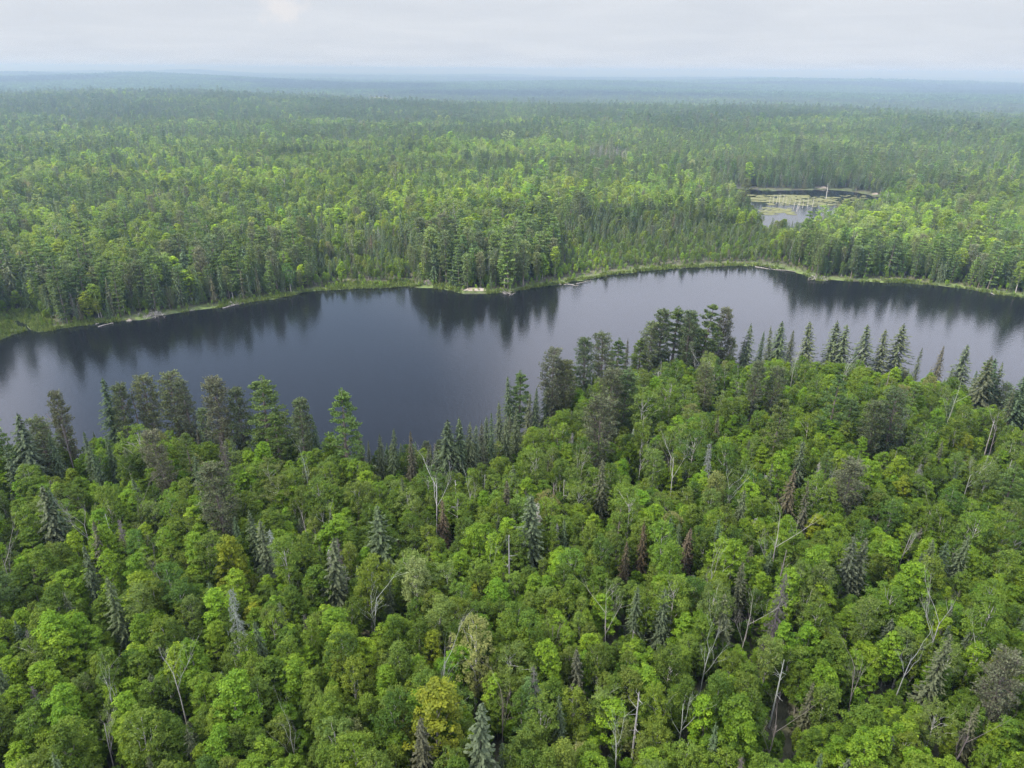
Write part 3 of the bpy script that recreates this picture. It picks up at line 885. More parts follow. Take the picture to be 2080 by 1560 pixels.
# ------------------------------------------------------------------ placing the trees
# kind codes: s spruce, w white pine, g grey pine, m maple, b birch, f forked snag, p pole snag, c dead conifer
# (u, v) = where the tree's top shows, height, tint word or None, what it looks like (used in labels)
MARKS = [
    (690, 797, 'w', 17.5, 'fresh green', 'tall lone pine standing by itself at the near water edge', 'the tall lone pine'),
    (207, 770, 's', 15.5, 'dark blue-green', 'tallest spruce of the near left shore, dark and dense', 'the tallest near-shore spruce'),
    (236, 786, 'g', 14.5, 'olive', 'thin pine tucked against the tallest near-shore spruce', None),
    (289, 766, 'g', 15.5, 'olive', 'tall thin pine with a dark bare trunk over the water', 'the thin bare-trunked pine'),
    (265, 797, 'p', 13.0, 'brown-grey', 'slim dead conifer beside the thin bare-trunked pine', None),
    (342, 763, 'g', 16.0, 'olive', 'outermost pine of the dense clump on the near shore', 'the near-shore pine clump'),
    (372, 772, 'g', 15.5, 'grey-brown', 'grey-brown pine inside the near-shore pine clump', None),
    (432, 772, 'g', 17.0, 'grey-brown', 'broad round-topped pine in the near-shore pine clump', None),
    (478, 788, 'g', 15.5, 'dark olive', 'dark pine squeezed in the near-shore pine clump', None),
    (524, 769, 'w', 17.5, 'fresh green', 'green layered pine with a pointed top on the near shore', 'the pointed green pine'),
    (602, 810, 'g', 15.5, 'dark olive', 'wide round-headed pine between pointed green pine and lone pine', None),
    (556, 838, 'w', 12.5, 'fresh green', 'short yellowish pine below the pointed green pine', None),
    (638, 842, 's', 10.0, 'dark blue-green', 'small dark spruce just left of the tall lone pine', None),
    (28, 843, 's', 15.0, 'grey-green', 'slender spire spruce at the far left of the near shore', 'the slender left spruce'),
    (72, 850, 'g', 13.0, 'olive', 'bushy olive pine beside the slender left spruce', None),
    (103, 880, 's', 11.0, 'dark blue-green', 'dark spruce right of the bushy olive pine', None),
    (158, 828, 'p', 12.0, 'brown-grey', 'leaning dead conifer over the water on the near left shore', 'the leaning dead conifer'),
    (124, 862, 'p', 11.0, 'brown-grey', 'bare dead pole standing against the lake on the left', 'the bare left pole'),
    (318, 872, 'g', 15.0, 'grey-brown', 'sparse grey-brown pine showing its bare twigs below the pine clump', 'the sparse twiggy pine'),
    (432, 952, 'g', 15.5, 'grey-brown', 'big sparse grey-brown pine in the near left forest', 'the big grey-brown pine'),
    (452, 886, 'c', 12.0, None, 'grey dead conifer above the big grey-brown pine', None),
    (464, 1196, 'c', 13.0, None, 'silver dead conifer with drooping bare branches in the near left forest', 'the silver dead conifer'),
    (881, 962, 'f', 12.5, 'white', 'forked white snag standing clear above the central maples', 'the forked white snag'),
    (900, 1018, 's', 9.0, 'rust-brown', 'slim rust-brown dying spruce beside the forked white snag', 'the rust-brown slim spruce'),
    (1083, 1008, 's', 13.5, 'grey-green', 'large grey-green spruce alone among the central maples', 'the large central spruce'),
    (770, 1030, 's', 13.0, 'grey-green', 'pale grey-green spruce left of the forked white snag', 'the pale grey spruce'),
    (530, 1062, 's', 12.0, 'grey-green', 'grey-green spruce right of the big grey-brown pine', None),
    (512, 1036, 's', 11.0, 'dark blue-green', 'thin dark spruce close by the big grey-brown pine', None),
    (664, 1100, 's', 13.0, 'grey-green', 'ragged grey-green spruce in the left middle of the forest', 'the ragged spruce'),
    (165, 1112, 's', 11.0, 'grey-green', 'pointed spruce in the left part of the near forest', None),
    (225, 1172, 's', 12.0, 'grey-green', 'slim tapering spruce in the lower left forest', None),
    (84, 990, 's', 13.0, 'grey-green', 'full grey-green spruce near the left edge of the forest', 'the full left-edge spruce'),
    (104, 990, 's', 12.5, 'dark blue-green', 'dark twin right behind the full left-edge spruce', None),
    (182, 1060, 's', 11.0, 'dull brownish green', 'narrow brownish spruce in the left forest', None),
    (1226, 934, 's', 12.5, 'grey-green', 'grey-green spruce below the two big twiggy pines', 'the spruce below the twiggy pines'),
    (1243, 748, 'g', 17.5, 'grey-brown', 'upper of the two big twiggy grey pines', 'the upper big twiggy pine'),
    (1222, 806, 'g', 17.0, 'grey-brown', 'lower of the two big twiggy grey pines', 'the lower big twiggy pine'),
    (1270, 755, 'g', 16.0, 'dark olive', 'dark pine tight behind the two big twiggy pines', None),
    (1125, 711, 'g', 17.0, 'grey-brown', 'twiggy pine with a long bare trunk on the bend of the shore', 'the bare-trunked bend pine'),
    (1056, 752, 'w', 13.0, 'dark green', 'dark ragged pine at the tip of the shore bend', 'the ragged bend pine'),
    (1036, 768, 's', 12.0, 'dark blue-green', 'tiny dark spire right at the shore bend', None),
    (1152, 735, 'g', 14.0, 'olive', 'olive pine beside the bare-trunked bend pine', None),
    (1192, 688, 'g', 15.5, 'dark olive', 'round dark pine on the shore between bend and headland', 'the round dark shore pine'),
    (1228, 679, 'g', 15.0, 'dark olive', 'slim dark pine right of the round dark shore pine', None),
    (1258, 690, 'w', 12.0, 'dark green', 'short green pine among slender shore conifers', None),
    (1302, 688, 'w', 11.0, 'fresh green', 'small yellowish pine below the headland pines', None),
    (1322, 655, 'g', 15.0, 'olive', 'first pine of the tall headland clump', None),
    (1346, 630, 'g', 17.5, 'dark olive', 'dark leftmost crown of the tall headland clump', 'the tall headland pines'),
    (1376, 627, 'w', 17.0, 'dark green', 'green layered pine inside the tall headland clump', None),
    (1404, 634, 'g', 17.0, 'dark olive', 'dark middle pine of the tall headland clump', None),
    (1434, 621, 'w', 18.0, 'dark green', 'highest pine of the tall headland clump', None),
    (1470, 627, 'g', 17.0, 'grey-brown', 'pale grey twiggy pine ending the headland clump', 'the pale headland pine'),
    (1374, 914, 'f', 11.5, 'white', 'white many-forked snag in the right middle of the forest', 'the many-forked white snag'),
    (1302, 922, 'f', 8.0, 'white', 'small white snag between the twiggy pines and the many-forked snag', None),
    (1525, 660, 's', 13.0, 'dark blue-green', 'dark spruce starting the row along the far ridge edge', 'the first ridge-edge spruce'),
    (1550, 674, 's', 10.5, 'dark blue-green', 'short dark spruce second in the ridge-edge row', None),
    (1571, 664, 's', 11.0, 'grey-green', 'thin spruce third in the ridge-edge row', None),
    (1592, 655, 's', 13.0, 'dark blue-green', 'compact spruce fourth in the ridge-edge row', None),
    (1612, 672, 's', 9.5, 'grey-green', 'little spruce fifth in the ridge-edge row', None),
    (1654, 656, 's', 14.0, 'grey-green', 'full spruce alone in the middle of the ridge-edge row', None),
    (1702, 655, 's', 14.0, 'grey-green', 'left one of the paired ridge-edge spruces', None),
    (1720, 663, 's', 13.5, 'grey-green', 'right one of the paired ridge-edge spruces', None),
    (1768, 663, 's', 14.0, 'grey-green', 'pale spruce right of the paired ridge-edge spruces', None),
    (1804, 672, 's', 13.0, 'grey-green', 'lower spruce between two tall ones on the ridge edge', None),
    (1838, 660, 's', 14.0, 'grey-green', 'last tall spruce of the ridge-edge row', 'the last ridge-edge spruce'),
    (1872, 708, 's', 10.0, 'grey-green', 'small thin spruce past the end of the ridge-edge row', None),
    (1917, 705, 's', 11.0, 'dull brownish green', 'wispy brownish spruce near the right shore', None),
    (1968, 702, 's', 13.5, 'grey-green', 'broad spruce on the right shore', 'the broad right-shore spruce'),
    (2012, 726, 's', 14.0, 'grey-green', 'dense spruce of the right-shore group', 'the right-shore spruce group'),
    (2022, 732, 's', 13.0, 'dark blue-green', 'dark spruce behind the dense right-shore one', None),
    (2042, 740, 's', 12.5, 'grey-green', 'outer spruce of the right-shore group', None),
    (2084, 765, 's', 13.5, 'dark blue-green', 'dark spruce cut by the right edge of the view', None),
    (1718, 722, 'f', 10.5, 'white', 'forked white snag on the bright ridge below the paired spruces', 'the ridge snag'),
    (1614, 735, 'f', 8.5, 'white', 'small white snag on the left slope of the bright ridge', None),
    (1478, 742, 'f', 10.0, 'pale grey', 'pale snag under the headland pines', None),
    (1942, 784, 'f', 12.0, 'pale grey', 'large bare grey tree with spreading limbs near the right shore', 'the large bare grey tree'),
    (2022, 855, 'p', 9.0, 'pale grey', 'leaning pale pole at the right side of the forest', None),
    (1828, 795, 'g', 15.5, 'dark olive', 'dark wide pine on the right slope', 'the dark slope pine'),
    (1790, 815, 'g', 14.0, 'dark olive', 'second dark pine leaning into the dark slope pine', None),
    (1838, 840, 'c', 10.0, 'pale grey', 'pale dead conifer in front of the dark slope pine', None),
    (1540, 735, 'g', 14.5, 'grey-brown', 'brown twiggy pine under the first ridge-edge spruce', 'the brown ridge pine'),
    (1575, 745, 'g', 13.5, 'dark olive', 'dark pine right of the brown ridge pine', None),
    (1440, 745, 'g', 13.5, 'olive', 'olive pine below the tall headland pines', None),
    (1607, 950, 's', 12.0, 'rust-brown', 'rusty dying spruce on the right slope', 'the rusty slope spruce'),
    (1632, 895, 's', 12.0, 'grey-green', 'thin grey spruce above the rusty slope spruce', None),
    (1646, 985, 's', 11.0, 'dull brownish green', 'brownish spruce right of the rusty slope spruce', None),
    (1310, 1060, 's', 9.5, 'rust-brown', 'small rusty spruce in the middle right forest', 'the small rusty spruce'),
    (1397, 1072, 's', 9.0, 'rust-brown', 'little brown spruce right of the small rusty one', None),
    (1272, 1100, 's', 8.0, 'rust-brown', 'tiny rusty tip left of the small rusty spruce', None),
    (1978, 945, 'f', 10.0, 'white', 'white branching snag on the right slope', 'the right slope snag'),
    (1850, 640 + 420, 'f', 9.0, 'pale grey', 'thin grey snag in the lower right forest', None),
    (1735, 930, 'g', 13.0, 'grey-brown', 'round grey-brown pine between slope snags', 'the round grey-brown pine'),
    (1394, 1408, 'f', 9.5, 'white', 'tall white bare tree near the bottom of the view', 'the tall white bare tree'),
    (1437, 1290, 'f', 9.5, 'pale grey', 'tall grey bare tree above the tall white one', 'the tall grey bare tree'),
    (1592, 1162, 'c', 12.5, 'brown-grey', 'brown-grey dead conifer in the lower right forest', 'the brown-grey dead conifer'),
    (1520, 1232, 'f', 9.0, 'pale grey', 'pale forked trunk spreading under a thin green crown', 'the pale forked tree'),
    (1022, 1408, 'f', 8.5, 'brown-grey', 'bare brown-grey tree near the bottom middle', 'the bare brown-grey tree'),
    (962, 1272, 'b', 11.5, 'pale silvery green', 'wide silvery-leaved tree in the lower middle', 'the wide silvery tree'),
    (1578, 1455, 'f', 8.5, 'brown-grey', 'bare twiggy crown at the bottom right', 'the bare twiggy crown'),
    (2058, 1322, 'g', 12.5, 'grey-brown', 'big grey-brown pine at the lower right edge', 'the big right-edge pine'),
    (344, 1335, 'f', 11.0, 'pale grey', 'pale snag in the lower left forest', 'the lower left snag'),
    (745, 1180, 'f', 10.0, 'white', 'white snag in the lower middle-left forest', 'the lower white snag'),
    (1238, 1215, 'f', 9.0, 'pale grey', 'grey bare tree in the lower middle-right forest', 'the lower middle bare tree'),
    (1258, 1495, 'f', 8.0, 'white', 'white forked bare tree at the bottom edge', None),
    (196, 1450, 'f', 9.0, 'white', 'small white snag at the bottom left', None),
    (590, 1465, 'f', 8.0, 'pale grey', 'pale bare tree near the bottom left', 'the bottom left bare tree'),
    (880, 1408, 'm', 12.0, 'golden-green', 'tall golden-green maple lit at the bottom middle', 'the tall golden maple'),
    (462, 1088, 'm', 11.0, 'golden-green', 'golden maple under the grey-green spruces on the left', 'the golden left maple'),
    (967, 1434, 's', 13.0, 'grey-green', 'spruce right of the tall golden maple', 'the bottom middle spruce'),
    (852, 1455, 's', 11.0, 'dull brownish green', 'dull spruce left of the tall golden maple', None),
    (1478, 1205, 's', 10.0, 'grey-green', 'spruce left of the pale forked tree', None),
    (1178, 1320, 's', 9.0, 'dull brownish green', 'brownish spruce in the lower middle', None),
    (785, 1158, 's', 9.0, 'grey-green', 'small spruce right of the lower white snag', None),
    (1296, 1195, 's', 9.0, 'grey-green', 'thin spruce right of the lower middle bare tree', None),
    (1352, 1195, 's', 9.5, 'grey-green', 'lone thin spruce between bare trees on the lower right', None),
    (1918, 1292, 's', 12.0, 'grey-green', 'pale-topped spruce in the lower right forest', 'the pale-topped spruce'),
    (1755, 1350, 'f', 9.0, 'brown-grey', 'broken brown-grey stub tree in the lower right', None),
    (1850, 1310, 'f', 9.0, 'pale grey', 'pale leaning stub left of the pale-topped spruce', None),
    (1590, 1345, 'p', 9.0, 'pale grey', 'pale broken pole above the bare twiggy crown', None),
    (1962, 1085, 's', 10.0, 'grey-green', 'grey spruce on the lower right slope', None),
    (1740, 1090, 's', 12.0, 'grey-green', 'spruce with brown twin on the right slope', None),
    (1756, 1095, 's', 11.5, 'dull brownish green', 'brown twin of the right slope spruce', None),
    (1510, 1140, 's', 10.0, 'grey-green', 'pointed grey spruce near the pale forked tree', None),
    (1965, 1470, 'f', 8.0, 'brown-grey', 'twisted brown-grey bare tree at the bottom right', None),
]
# low spruces along the near water edge
for i, (u, v, h) in enumerate([(732, 874, 9), (772, 884, 9), (793, 871, 11), (833, 876, 11), (870, 905, 7), (884, 900, 8), (905, 857, 13), (927, 854, 13),
                               (938, 862, 12), (950, 858, 12), (962, 866, 11), (978, 860, 11), (986, 850, 11), (1000, 842, 12), (1016, 818, 11), (1090, 788, 11),
                               (1072, 800, 10), (1048, 830, 11), (1030, 850, 10), (1110, 770, 11), (1275, 690, 9), (1290, 700, 9), (1245, 705, 9),
                               (8, 905, 12), (170, 880, 11), (190, 905, 11), (215, 885, 10), (2062, 790, 11), (1990, 755, 10), (1512, 690, 9)]):
    MARKS.append((u, v, 's', h, None, None, None))

CODE = {'s': 'spruce', 'w': 'white', 'g': 'grey', 'm': 'maple', 'b': 'birch', 'f': 'snag', 'p': 'snag', 'c': 'snag'}
SUB = {'f': 'forked', 'p': 'pole', 'c': 'conifer'}
T = []            # every tree: dict(x,y,z,h,sp,sub,tint,word,mark,name,r)


def pick_tint(sp, rng, wts=None):
    L = TINT[sp]
    w = np.array([t[2] for t in L], float)
    if wts is not None: w = w * wts
    return L[int(rng.choice(len(L), p=w / w.sum()))]


rngp = np.random.default_rng(42)
for (u, v, c, h, word, lab, nm) in MARKS:
    sp = CODE[c]
    p = unproj(u, v, 2.0 + h * 0.98)
    g = float(ground_h(p[0], p[1]))
    for _ in range(4):
        p = unproj(u, v, g + h * 0.985)
        g = max(0.1, float(ground_h(p[0], p[1])))
    tt = next((t for t in TINT[sp] if t[0] == word), None)
    if tt is None:
        tt = pick_tint(sp, rngp, None if sp != 'spruce' else np.array([1, .8, .2, 0]))
    T.append(dict(x=p[0], y=p[1], z=g, h=h, sp=sp, sub=SUB.get(c), tint=tt[1], word=tt[0], lab=lab, name=nm, mark=True))


def stand(x, y, d, u, v):
    """chance of each species at a place: maple, birch, spruce, white, grey, snag, and height factor"""
    n = len(x)
    P = np.zeros((n, 6)); hf = np.ones(n)
    r = np.hypot(x, y)
    big = fbm(x / 170, y / 100, 31, 3); med = fbm(x / 45, y / 45, 33, 3); huge = fbm(x / 480, y / 170, 35, 3)
    # near forest on the headland
    mp = sstep(0.42, 0.58, med)
    P[:] = np.stack([0.34 + 0.30 * mp, 0.55 - 0.34 * mp, np.full(n, .062), np.full(n, .006), np.full(n, .0), np.full(n, .040)], -1)
    near_shore = (r < 185) & (d < 5)
    P[near_shore] = [0.14, 0.16, 0.52, 0.04, 0.10, 0.04]
    far = v < 660
    cf = sstep(0.48, 0.58, big)
    Pf = np.stack([0.46 - 0.36 * cf, 0.42 - 0.26 * cf, 0.07 + 0.36 * cf, 0.03 + 0.12 * cf, 0.01 + 0.08 * cf, np.full(n, .012)], -1)
    P[far] = Pf[far]
    hf[far] = 0.74 + 0.26 * med[far]
    s = far & (v > 330) & (u < 640) & (d < 32)
    P[s] = [.10, .10, .48, .19, .10, .03]; hf[s] = 1.0 + .2 * med[s]
    s = far & (u >= 640) & (u < 850) & (v > 440) & (d < 60)
    P[s] = [.06, .10, .80, .02, .0, .02]; hf[s] = 0.50 + 0.4 * sstep(6, 55, d[s])
    s = far & (u >= 835) & (u < 1240) & (d < 42)
    P[s] = [.05, .09, .36, .28, .19, .03]; hf[s] = 1.06
    s = far & (u >= 1130) & (u < 1580) & (d < 75) & (v > 470)
    P[s] = [.05, .12, .76, .02, .03, .02]; hf[s] = 0.42 + 0.50 * sstep(8, 70, d[s])
    s = far & (u >= 1590) & (d < 16) & (v > 520)
    P[s] = [.02, .05, .10, .62, .18, .03]; hf[s] = 0.92
    s = far & (u >= 1560) & (d >= 16) & (v > 400)
    P[s] = [.38, .36, .12, .04, .06, .02]; hf[s] = 0.85
    # stand of dark conifers round the pond
    s = far & (u > 1440) & (u < 1900) & (v < 400) & (v > 330)
    P[s] = [.03, .05, .60, .20, .10, .02]; hf[s] = 0.9
    s = far & (u > 1560) & (u < 1800) & (v >= 400) & (v < 500)
    P[s] = [.20, .25, .52, .0, .0, .02]; hf[s] = np.where(u[s] > 1640, 0.98, 0.70)
    # bright broadleaf slopes left and middle, dark conifers on the far ridges
    s = (v < 560) & (v > 300) & (u < 1150) & (d > 35)
    P[s] = P[s] * np.array([1.7, 1.6, .6, .5, .3, 1.0])
    dk = sstep(315, 235, v) * sstep(0.38, 0.50, huge)
    s = far & (v <= 320)
    P[s] = P[s] * (1 - dk[s])[:, None] + np.array([.06, .10, .44, .24, .15, .01]) * dk[s][:, None]
    # young even-aged clearing
    e = ((u - 745) / 210) ** 2 + ((v - 338) / 24) ** 2
    s = e < 1
    P[s] = [.5, .5, 0, 0, 0, 0]; hf[s] = 0.55
    e = ((u - 1235) / 42) ** 2 + ((v - 325) / 12) ** 2
    s = e < 1
    P[s] = [0, 0, .1, 0, .1, .8]
    return P / P.sum(1, keepdims=True), hf


def hexgrid(r0, r1, a0, a1, s, seed, jit=0.42):
    rng = np.random.default_rng(seed)
    x0 = r1 * math.sin(a0); x1 = r1 * math.sin(a1)
    xs = np.arange(x0, x1, s); ys = np.arange(0, r1, s * 0.866)
    X, Y = np.meshgrid(xs, ys)
    X = X + (np.arange(len(ys)) % 2)[:, None] * s / 2
    X = (X + rng.uniform(-jit, jit, X.shape) * s).ravel(); Y = (Y + rng.uniform(-jit, jit, Y.shape) * s).ravel()
    rr = np.hypot(X, Y); aa = np.arctan2(X, Y)
    k = (rr >= r0) & (rr < r1) & (aa > a0) & (aa < a1)
    return X[k], Y[k]


SPN = ['maple', 'birch', 'spruce', 'white', 'grey', 'snag', 'aspen']
MEANH = np.array([7.0, 7.4, 7.6, 13.5, 12.5, 8.4, 8.7])
W = {k: [] for k in ('x', 'y', 'z', 'h', 'sp', 'd', 'u', 'v', 'r')}
zones = [(24, 172, -0.98, 0.98, 1.72), (172, 330, -0.80, 0.80, 2.15), (330, 720, -0.76, 0.76, 2.7), (720, 1400, -0.74, 0.74, 3.9), (1400, 2600, -0.72, 0.72, 6.0)]
for zi, (r0, r1, a0, a1, s) in enumerate(zones):
    x, y = hexgrid(r0, r1, a0, a1, s, 60 + zi)
    d = shore_d(x, y)
    rng = np.random.default_rng(80 + zi)
    r = np.hypot(x, y)
    lim = np.where(r < 190, 1.6, 1.6 + 2.6 * rng.random(len(x)) + 3.0 * (fbm(x / 16, y / 16, 51, 2) > .55))
    ug, vg, _ = proj(x, y, np.zeros(len(x)))
    lim = lim + np.where((r > 190) & (vg < 640), 5.0 * ((ug > 650) & (ug < 850)) + 2.5 * ((ug > 1150) & (ug < 1600)), 0) + np.where((r > 150) & (ug < 125) & (vg < 690), 4.0, 0)
    k = d > lim
    x, y, d, r = x[k], y[k], d[k], r[k]
    z = ground_h(x, y, d)
    u, v, dep = proj(x, y, z)
    P, hf = stand(x, y, d, u, v)
    sp = (P.cumsum(1) > rng.random(len(x))[:, None]).argmax(1)
    asp = (sp == 1) & (rng.random(len(x)) < 0.15 + 0.5 * sstep(.45, .6, fbm(x / 38, y / 38, 44, 2)))
    sp = np.where(asp, 6, sp)
    hf = np.where(r > 190, hf * np.where((sp >= 3) & (sp < 6), 0.80, 1.02), hf) * np.where((r > 190) & (rng.random(len(x)) < 0.03), 1.45, 1.0)
    hf = np.where((r < 190) & (d < 6), hf * 0.86, hf)
    h = MEANH[sp] * hf * np.clip(rng.normal(1.0, np.where(r > 190, 0.27, 0.20), len(x)), 0.5, 1.6)
    h = np.where((r < 190) & (d < 8) & (u > 690) & (u < 1010), np.minimum(h, 5.2), h)
    k = np.ones(len(x), bool)
    # spindly stands are closer, tall canopy a little thinner; keep fields open
    for (fu, fv, su, sv) in FIELDS:
        p = unproj(fu, fv); a_ = math.atan2(p[0], p[1]); r_ = math.hypot(*p)
        k &= ((np.arctan2(x, y) - a_) / su) ** 2 + ((r - r_) / (sv * r_)) ** 2 > 1
    # low trees at the near side of the pond so that its water shows
    k &= ~((u > 1550) & (u < 1640) & (v > 470) & (v < 520) & (h > 8.6))
    if zi == 0:
        for t in T:
            rad = 1.9
            if t['sp'] == 'spruce': rad = 1.2
            k &= np.hypot(x - t['x'], y - t['y']) > rad
    if zi in (0, 1):
        # nothing tall straight in front of a hand-placed tree
        for t in T:
            uu, vt, _ = proj(t['x'], t['y'], t['z'] + t['h'])
            _, vb, _ = proj(t['x'], t['y'], t['z'] + t['h'] * (0.35 if t['sp'] in ('white', 'grey', 'spruce') else 0.45))
            u2, v2, d2 = proj(x, y, z + h)
            u3, v3, d3 = proj(x, y, z)
            wpx = FPX * (2.6 + (0.5 if t['sp'] != 'spruce' else 0)) / d3
            k &= ~((np.abs(u2 - uu) < wpx * 0.75) & (v2 < vb) & (v3 > vb) & (np.hypot(x, y) < math.hypot(t['x'], t['y'])))
    for kk, arr in zip(('x', 'y', 'z', 'h', 'sp', 'd', 'u', 'v', 'r'), (x, y, z, h, sp, d, u, v, r)):
        W[kk].append(arr[k])
W = {k: np.concatenate(a) for k, a in W.items()}
print('trees:', len(W['x']), np.bincount(W['sp']))

# which of them become objects: the largest in view of each kind
ut, vt, dept = proj(W['x'], W['y'], W['z'] + W['h'])
size = FPX * W['h'] / dept
# how much of each tree shows: paint the crowns as ellipses from far to near
cw = np.array([.175, .155, .13, .18, .17, .05, .15])
RW = np.where(W['r'] > 178, 1.15, 1.0)
ax_ = np.concatenate([W['x'], [t['x'] for t in T]]); ay_ = np.concatenate([W['y'], [t['y'] for t in T]])
az_ = np.concatenate([W['z'], [t['z'] for t in T]]); ah_ = np.concatenate([W['h'], [t['h'] for t in T]])
aw_ = np.concatenate([cw[W['sp']] * RW * W['h'], [cw[SPN.index(t['sp'])] * t['h'] for t in T]])
u1, v1, d1 = proj(ax_, ay_, az_ + ah_); u0, v0, d0 = proj(ax_, ay_, az_ + ah_ * 0.15)
ok_ = (np.hypot(ax_, ay_) < 620) & (u1 > -100) & (u1 < PW + 100) & (v1 < PH + 60)
buf = np.full((780, 1040), -1, np.int32)
for i in np.where(ok_)[0][np.argsort(-d1[ok_])]:
    cx_, cy_ = (u0[i] + u1[i]) / 4, (v0[i] + v1[i]) / 4
    hx, hy = max(.5, FPX * aw_[i] / d1[i] / 2), max(.5, abs(v0[i] - v1[i]) / 4 + FPX * aw_[i] / d1[i] / 2 * 0.5)
    xa, xb = int(max(0, cx_ - hx)), int(min(1039, cx_ + hx)) + 1
    ya, yb = int(max(0, cy_ - hy)), int(min(779, cy_ + hy)) + 1
    if xa >= xb or ya >= yb: continue
    yy, xx = np.ogrid[ya:yb, xa:xb]
    m_ = ((xx + .5 - cx_) / hx) ** 2 + ((yy + .5 - cy_) / hy) ** 2 <= 1
    buf[ya:yb, xa:xb][m_] = i
seen = np.bincount(buf[buf >= 0], minlength=len(ax_))[:len(W['x'])]
print('seen share', (seen > 0).sum())
inview = (ut > -25) & (ut < PW + 25) & (vt < PH + 10) & (vt > 0)
need = {'maple': 300, 'birch': 300, 'aspen': 300, 'spruce': 300, 'pine': 300, 'snag': 200}
for t in T:
    kk = 'pine' if t['sp'] in ('white', 'grey') else t['sp']
    need[kk] -= 1
single = np.zeros(len(W['x']), bool)
for kk, ids in (('maple', [0]), ('birch', [1]), ('aspen', [6]), ('spruce', [2]), ('pine', [3, 4]), ('snag', [5])):
    c = np.where(np.isin(W['sp'], ids) & inview & (W['r'] < 600))[0]
    c = c[seen[c] >= 4]
    c = c[np.argsort(-seen[c])][:need[kk]]
    print(kk, len(c), seen[c].min() if len(c) else 0)
    single[c] = True
for i in np.where(single)[0]:
    sp = SPN[W['sp'][i]]
    med = vnoise(np.array([W['x'][i] / 28]), np.array([W['y'][i] / 28]), 77)[0]
    wts = None
    if sp == 'maple': wts = np.array([.4 + 1.6 * med, 1, 1.5 - 1.2 * med, (.3 + .9 * med) * (W['r'][i] < 178)])
    if sp == 'birch': wts = np.array([1, 1, 1.6 - 1.2 * med, .5])
    if sp == 'spruce' and W['r'][i] > 180: wts = np.array([1, .6, .4, .06])
    if sp == 'grey' and W['r'][i] > 180: wts = np.array([1, .25, 1])
    tt = pick_tint(sp, rngp, wts)
    T.append(dict(x=W['x'][i], y=W['y'][i], z=W['z'][i], h=W['h'][i], sp=sp, sub=None, tint=tt[1], word=tt[0], lab=None, name=None, mark=False))

# ------------------------------------------------------------------ labels: each tree told by its look and its neighbours
for t in T:
    t['u'], t['v'], t['dep'] = [float(a) for a in proj(t['x'], t['y'], t['z'] + t['h'] * 0.75)]
    t['r'] = math.hypot(t['x'], t['y'])
names = [(t['u'], t['v'], t['name']) for t in T if t['name']]
for (u, v, nm) in [(965, 575, 'the pale rock on the far shore'), (315, 628, 'the brush pile on the far shore'), (1660, 552, 'the driftwood heap on the far shore'),
                   (215, 640, 'the floating log'), (470, 600, 'the grounded logs'), (30, 640, 'the little inlet'), (760, 560, 'the sedge meadow'), (1480, 520, 'the head of the bay'),
                   (2010, 580, 'the slanting shore log'), (1600, 430, 'the weedy pond'), (870, 560, 'the bare bank'), (1150, 560, 'the thin shore log'),
                   (1850, 560, 'the even far-shore pine row'), (600, 570, 'the narrow far-shore grass strip')]:
    names.append((u, v, nm))
ORD = ['', 'second ', 'third ', 'fourth ', 'fifth ', 'sixth ', 'seventh ', 'eighth ', 'ninth ', 'tenth ', 'eleventh ', 'twelfth ', 'thirteenth ', 'fourteenth ', 'fifteenth ', 'sixteenth ', 'seventeenth ', 'eighteenth ', 'nineteenth ', 'twentieth ']
NA = np.array([(a, b) for a, b, _ in names])
slots = {}
for t in T:
    if t['lab']: continue
    q = (NA - [t['u'], t['v']]) * [1, 1.5]
    i = int(np.argmin((q ** 2).sum(1)))
    dx, dy = t['u'] - NA[i, 0], t['v'] - NA[i, 1]
    if abs(dx) > abs(dy) * 1.2: rel = 'left of' if dx < 0 else 'right of'
    else: rel = 'behind' if dy < 0 else 'in front of'
    kindw = KIND[t['sp']][1]
    sz = 'small ' if t['h'] < 0.72 * MEANH[SPN.index(t['sp'])] else 'tall ' if t['h'] > 1.18 * MEANH[SPN.index(t['sp'])] else ''
    look = {'maple': 'with layered boughs', 'birch': 'with rounded crown', 'aspen': 'with open crown', 'spruce': 'with narrow spire', 'white': 'with flat boughs', 'grey': 'with thin crown', 'snag': 'with bare branches'}[t['sp']]
    slots.setdefault((sz, t['word'], kindw, look, rel, names[i][2]), []).append((math.hypot(dx, dy), t))
for (sz, word, kindw, look, rel, nm), L in slots.items():
    L.sort(key=lambda a: a[0])
    for n_, (_, t) in enumerate(L):
        t['lab'] = f"{ORD[min(n_, 19)]}{sz}{word} {kindw} {look} {rel} {nm}"
        if len(t['lab'].replace('-', ' ').split()) > 16: t['lab'] = t['lab'].replace(' ' + look, '')

# ------------------------------------------------------------------ build the trees that are objects
def far_light(sp, x, y):
    """sunlit, hazy look beyond the lake put into the tint, lighter and yellower; patches differ"""
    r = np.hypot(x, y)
    f = sstep(180, 230, r)[:, None] * np.ones(3)  # sun and haze brightness painted into the far trees' colour
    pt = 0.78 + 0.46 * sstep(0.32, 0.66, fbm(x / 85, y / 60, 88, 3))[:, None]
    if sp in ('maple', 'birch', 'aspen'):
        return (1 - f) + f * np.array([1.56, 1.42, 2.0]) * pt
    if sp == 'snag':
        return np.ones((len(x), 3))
    return (1 - f) + f * np.array([1.42, 1.42, 1.40]) * (0.5 + 0.5 * pt)


